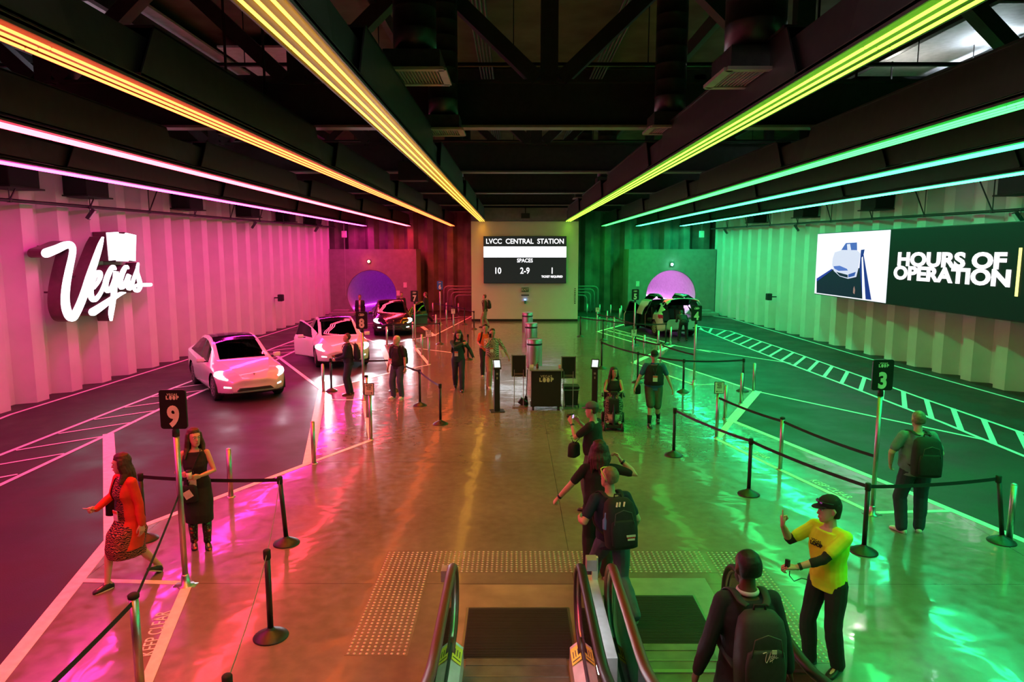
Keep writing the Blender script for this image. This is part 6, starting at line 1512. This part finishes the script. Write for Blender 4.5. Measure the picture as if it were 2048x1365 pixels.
def jl(t, R, a, b, h_):
    X_ = R.col[0]
    bm = BM()
    for z, w_ in ((-.20,.10),(-.27,.08)): box(bm, R @ V3(a*.35,-b-.028,h_*z/.5+.0), (w_,.004,.022), rot=R)
    newobj('pack_lettering', bm, M_wsh, t); bm = BM(); [box(bm, R @ V3(a*.35+dx,-b-.028,-h_*.472), (.016,.004,.018), rot=R) for dx in (-.036,-.012,.012,.036)]; newobj('pack_lettering', bm, M_redp, t)
    bm = BM()
    for x in (-.05,-.02,.03): beam(bm, R @ V3(x+.01,-b*.55,h_*.88), R @ V3(x-.01,-b*.75,h_*.72), .018, .006)
    newobj('pack_tag', bm, M_wsh, t)
backpack(s, 'large black backpack on the striding man in jeans', C_black, (.36,.22,.54), drop=.02, logo=jl)
t = carried(s, 'water_bottle', 'blue drinking bottle in the side pocket of the large backpack', 'bottle', V3(-.20,-.24,1.06)); bm = BM(); lathe(bm, [(.03,0),(.033,.01),(.033,.10),(.014,.13),(.014,.17),(.01,.18)], 14); newobj('bottle_body', bm, mat('bottle_blue', (.12,.25,.5), .2), t, True)
# 17 suit man on the escalator
s = person('man in dark suit with grey backpack standing on the right escalator', (1.70,4.66,.05), face(-.04,1), 1.86, .009, 'dark', 'buzz', (.012,.009,.008), dict(mat=C_suit, sleeve=.98, hem=-.2, flare=0, name='suit_jacket', grow=.019), dict(mat=C_suit), dict(mat=M_bsh), 
    dict(fat=.98, feet=((-.10,.0,0,6),(.10,.0,0,-6)), head=(5,0), arms=dict(L=dict(hand=(-.33,.03,.85)), R=dict(hand=(.33,.03,.85)))), beard=(.012,.009,.008))
bm = BM(); tube(bm, [s.neck+s.up*.012+s.tx*(.066*math.cos(a))+s.up.cross(s.tx)*(.070*math.sin(a)+.0) for a in [2*PI*i/16 for i in range(16)]], .011, 8, close=True, flat=1.5); newobj('shirt_collar', fixn(bm), mat('shirt_lilac', (.6,.55,.65), .8), s.root, True)
def vl(t, R, a, b, h_):
    e_ = bpy.data.objects.new('pack_emblem', None); COL.objects.link(e_); e_.parent = t; X_ = R.col[0]; U_ = R.col[2]; n_ = -R.col[1]; sc = .10/1300
    o0 = R @ V3(.0,-b-.034,h_*.12)
    for nm, st in STROKES.items():
        Pp = smooth_path([(p[0], p[1], w_) for p, w_ in st]); bm = BM()
        tube(bm, [o0+X_*((p[0]-700)*sc)-U_*((p[1]-700)*sc) for p in Pp], [max(.0008, p[2]*sc*.5) for p in Pp], 5, flat=.4); newobj('emblem_stroke', fixn(bm), M_wsh, e_)
    bm = BM(); box(bm, o0+X_*.036+U_*.029, (.030,.003,.028), rot=R); newobj('emblem_block', bm, M_wsh, e_)
backpack(s, 'dark grey square backpack with white script emblem on the suited man', mat('cloth_pack_charcoal', (.03,.032,.034), .7, vary=.15, scale=30), (.33,.20,.52), drop=.04, logo=vl)
# 18 worker in yellow
s = person('worker in hi-vis yellow shirt and black cap pointing one finger up', (3.03,6.22,0), face(-.90,-.44), 1.76, .007, 'light', 'short', (.02,.014,.012), dict(mat=C_yellow, sleeve=.34, hem=-.10, grow=.020), dict(mat=C_black, loose=.014), dict(mat=M_bsh), 
    dict(fat=.98, feet=((-.11,-.06,0,12),(.11,.06,0,-8)), head=(-24,-2), torso_yaw=0, arms=dict(R=dict(hand=(.27,.34,1.42), elbow=(.5,-.1,-1), hand_style='point', palm=(-.5,-.8,0), thumb=(-1,.1,.3), dir=(.06,.12,1)), L=dict(hand=(.02,.42,1.12), elbow=(-.8,-.5,-.6), hand_style='hold', palm=(0,-.4,-1), thumb=(.4,0,1), dir=(.6,.8,.05)))), cap=(C_black, None))
for sd in (-1, 1):
    for A in s.arms:
        if A[3] == sd: bm = BM(); sh, el, wr = A[:3]; (limb(bm, [mid(sh,el,.66), mid(sh,el,.85), el, mid(el,wr,.15 if sd > 0 else .42)], [.050,.049,.047,.044])); pend('under_sleeve', bm, C_black, s.root, .008, 2, wrinkle(.004, 18))
wristband(s, 0); h_ = lambda x, y, z: s.hc+s.HR @ V3(x, y, z)
for sd in (-1, 1):
    bm = BM(); bmesh.ops.create_uvsphere(bm, u_segments=12, v_segments=8, radius=.028); bmesh.ops.transform(bm, matrix=Matrix.Translation(h_(sd*.035,.092,.085)) @ s.HR.to_4x4() @ Matrix.Rotation(.5,4,'X') @ Matrix.Diagonal((1,.22,.62,1)), verts=bm.verts); newobj('sunglass_lens', bm, mat('mirror_lens', (.25,.2,.7), .08, metal=.9, vary=.4), s.root, True)
bm = BM(); tube(bm, [h_(-.088,.0,.075), h_(-.07,.07,.088), h_(-.035,.100,.096), h_(0,.102,.094), h_(.035,.100,.096), h_(.07,.07,.088), h_(.088,.0,.075)], .005, 6); newobj('sunglass_frame', fixn(bm), M_blk, s.root, True)
Yd = s.up.cross(s.tx)
for wd_, dz, sz, bo in (('VEGAS',.405,.036,0),('LOOP',.37,.05,.0028)):
    o = textm('shirt_lettering', wd_, sz, s.pel+s.up*dz+Yd*(.148)+s.tx*(.03), -s.tx, s.up, M_blk, s.root, depth=.004, bold=bo)
t = carried(s, 'radio_cord', 'black cord hanging from the hand of the worker in yellow', 'cord', V3(.02,.42,1.09)); bm = BM(); tube(bm, [(0.02,.06,0),(0.03,.05,-.05),(0,.02,-.10),(-.03,-.04,-.07),(-.05,-.10,-.09)], .005, 6); newobj('cord_loop', fixn(bm), M_blk, t, True)
t = carried(s, 'handheld_radio', 'small black radio in the hand of the worker in yellow', 'radio', V3(.06,.49,1.15)); bm = BM(); box(bm, (0,0,0), (.04,.03,.09), bev=.006); newobj('radio_body', bm, M_blk, t)
# 19 man at the right
s = person('bald man in grey tee with black backpack waiting behind sign three', (5.78,9.50,0), face(.10,1), 1.80, .010, 'light', 'buzz', (.20,.14,.10), dict(mat=C_grey, sleeve=.34, hem=-.10, grow=.022), dict(mat=C_djean, loose=.025), dict(mat=M_wsh), 
    dict(fat=1.25, feet=((-.13,.0,0,28),(.13,.05,0,-22)), arms=dict(L=dict(hand=(-.27,.16,.95), elbow=(-.8,-.6,-.1)), R=dict(hand=(.27,.16,.95), elbow=(.8,-.6,-.1))))); backpack(s, 'black backpack on the bald man behind sign three', C_black, (.38,.22,.54), drop=.04)
# 20 person bending at the open car
s = person('person in dark clothes bending over behind the open car boot', (7.80,31.2,0), face(.1,1), 1.75, .015, 'tan', 'short', (.02,.015,.01), dict(mat=C_black, sleeve=.98, hem=-.2, flare=0), dict(mat=C_black), dict(mat=M_bsh), dict(pelvis=(0,-.12), feet=((-.18,0,0,5),(.18,.0,0,-5)), lean=(-.03,.49), head=(0,-45), arms=dict(L=dict(hand=(-.2,.55,.85)), R=dict(hand=(.2,.55,.85)))))
# car occupants
def seated(car, x, label, top, hair):
    c = car.location; rz = car.rotation_euler.z; p = c+Matrix.Rotation(rz, 3, 'Z') @ V3(x, .02, .05)
    return person(label, p, rz, 1.70, .018, 'tan', 'short', hair, dict(mat=top, sleeve=.98), dict(mat=C_black), dict(mat=M_bsh), dict(pelvis=(0,-.05), pz=.62, feet=((-.12,.72,.15,0),(.12,.72,.15,0)), knee_hint=(0,.1,1), lean=(0,-.08), arms=dict(L=dict(hand=(-.16,.36,.95)), R=dict(hand=(.16,.36,.95)))))
seated(car1, -.38, 'driver seated in the nearest white car', C_black, (.03,.02,.015)); seated(car2, .38, 'passenger in white shirt inside the second white car', C_white, (.3,.28,.25))
t = thing('ticket_reader', 'black slanted panel on a stand near sign four', 'kiosk', (7.55,28.2,0))
bm = BM(); beam(bm, (0,0,.0), (.12,0,.95), .05, .04); newobj('stand', bm, M_blk, t); bm = BM(); box(bm, (.05,0,.93), (.3,.05,.05)); newobj('top_bar', bm, M_blk, t)
flush_people()
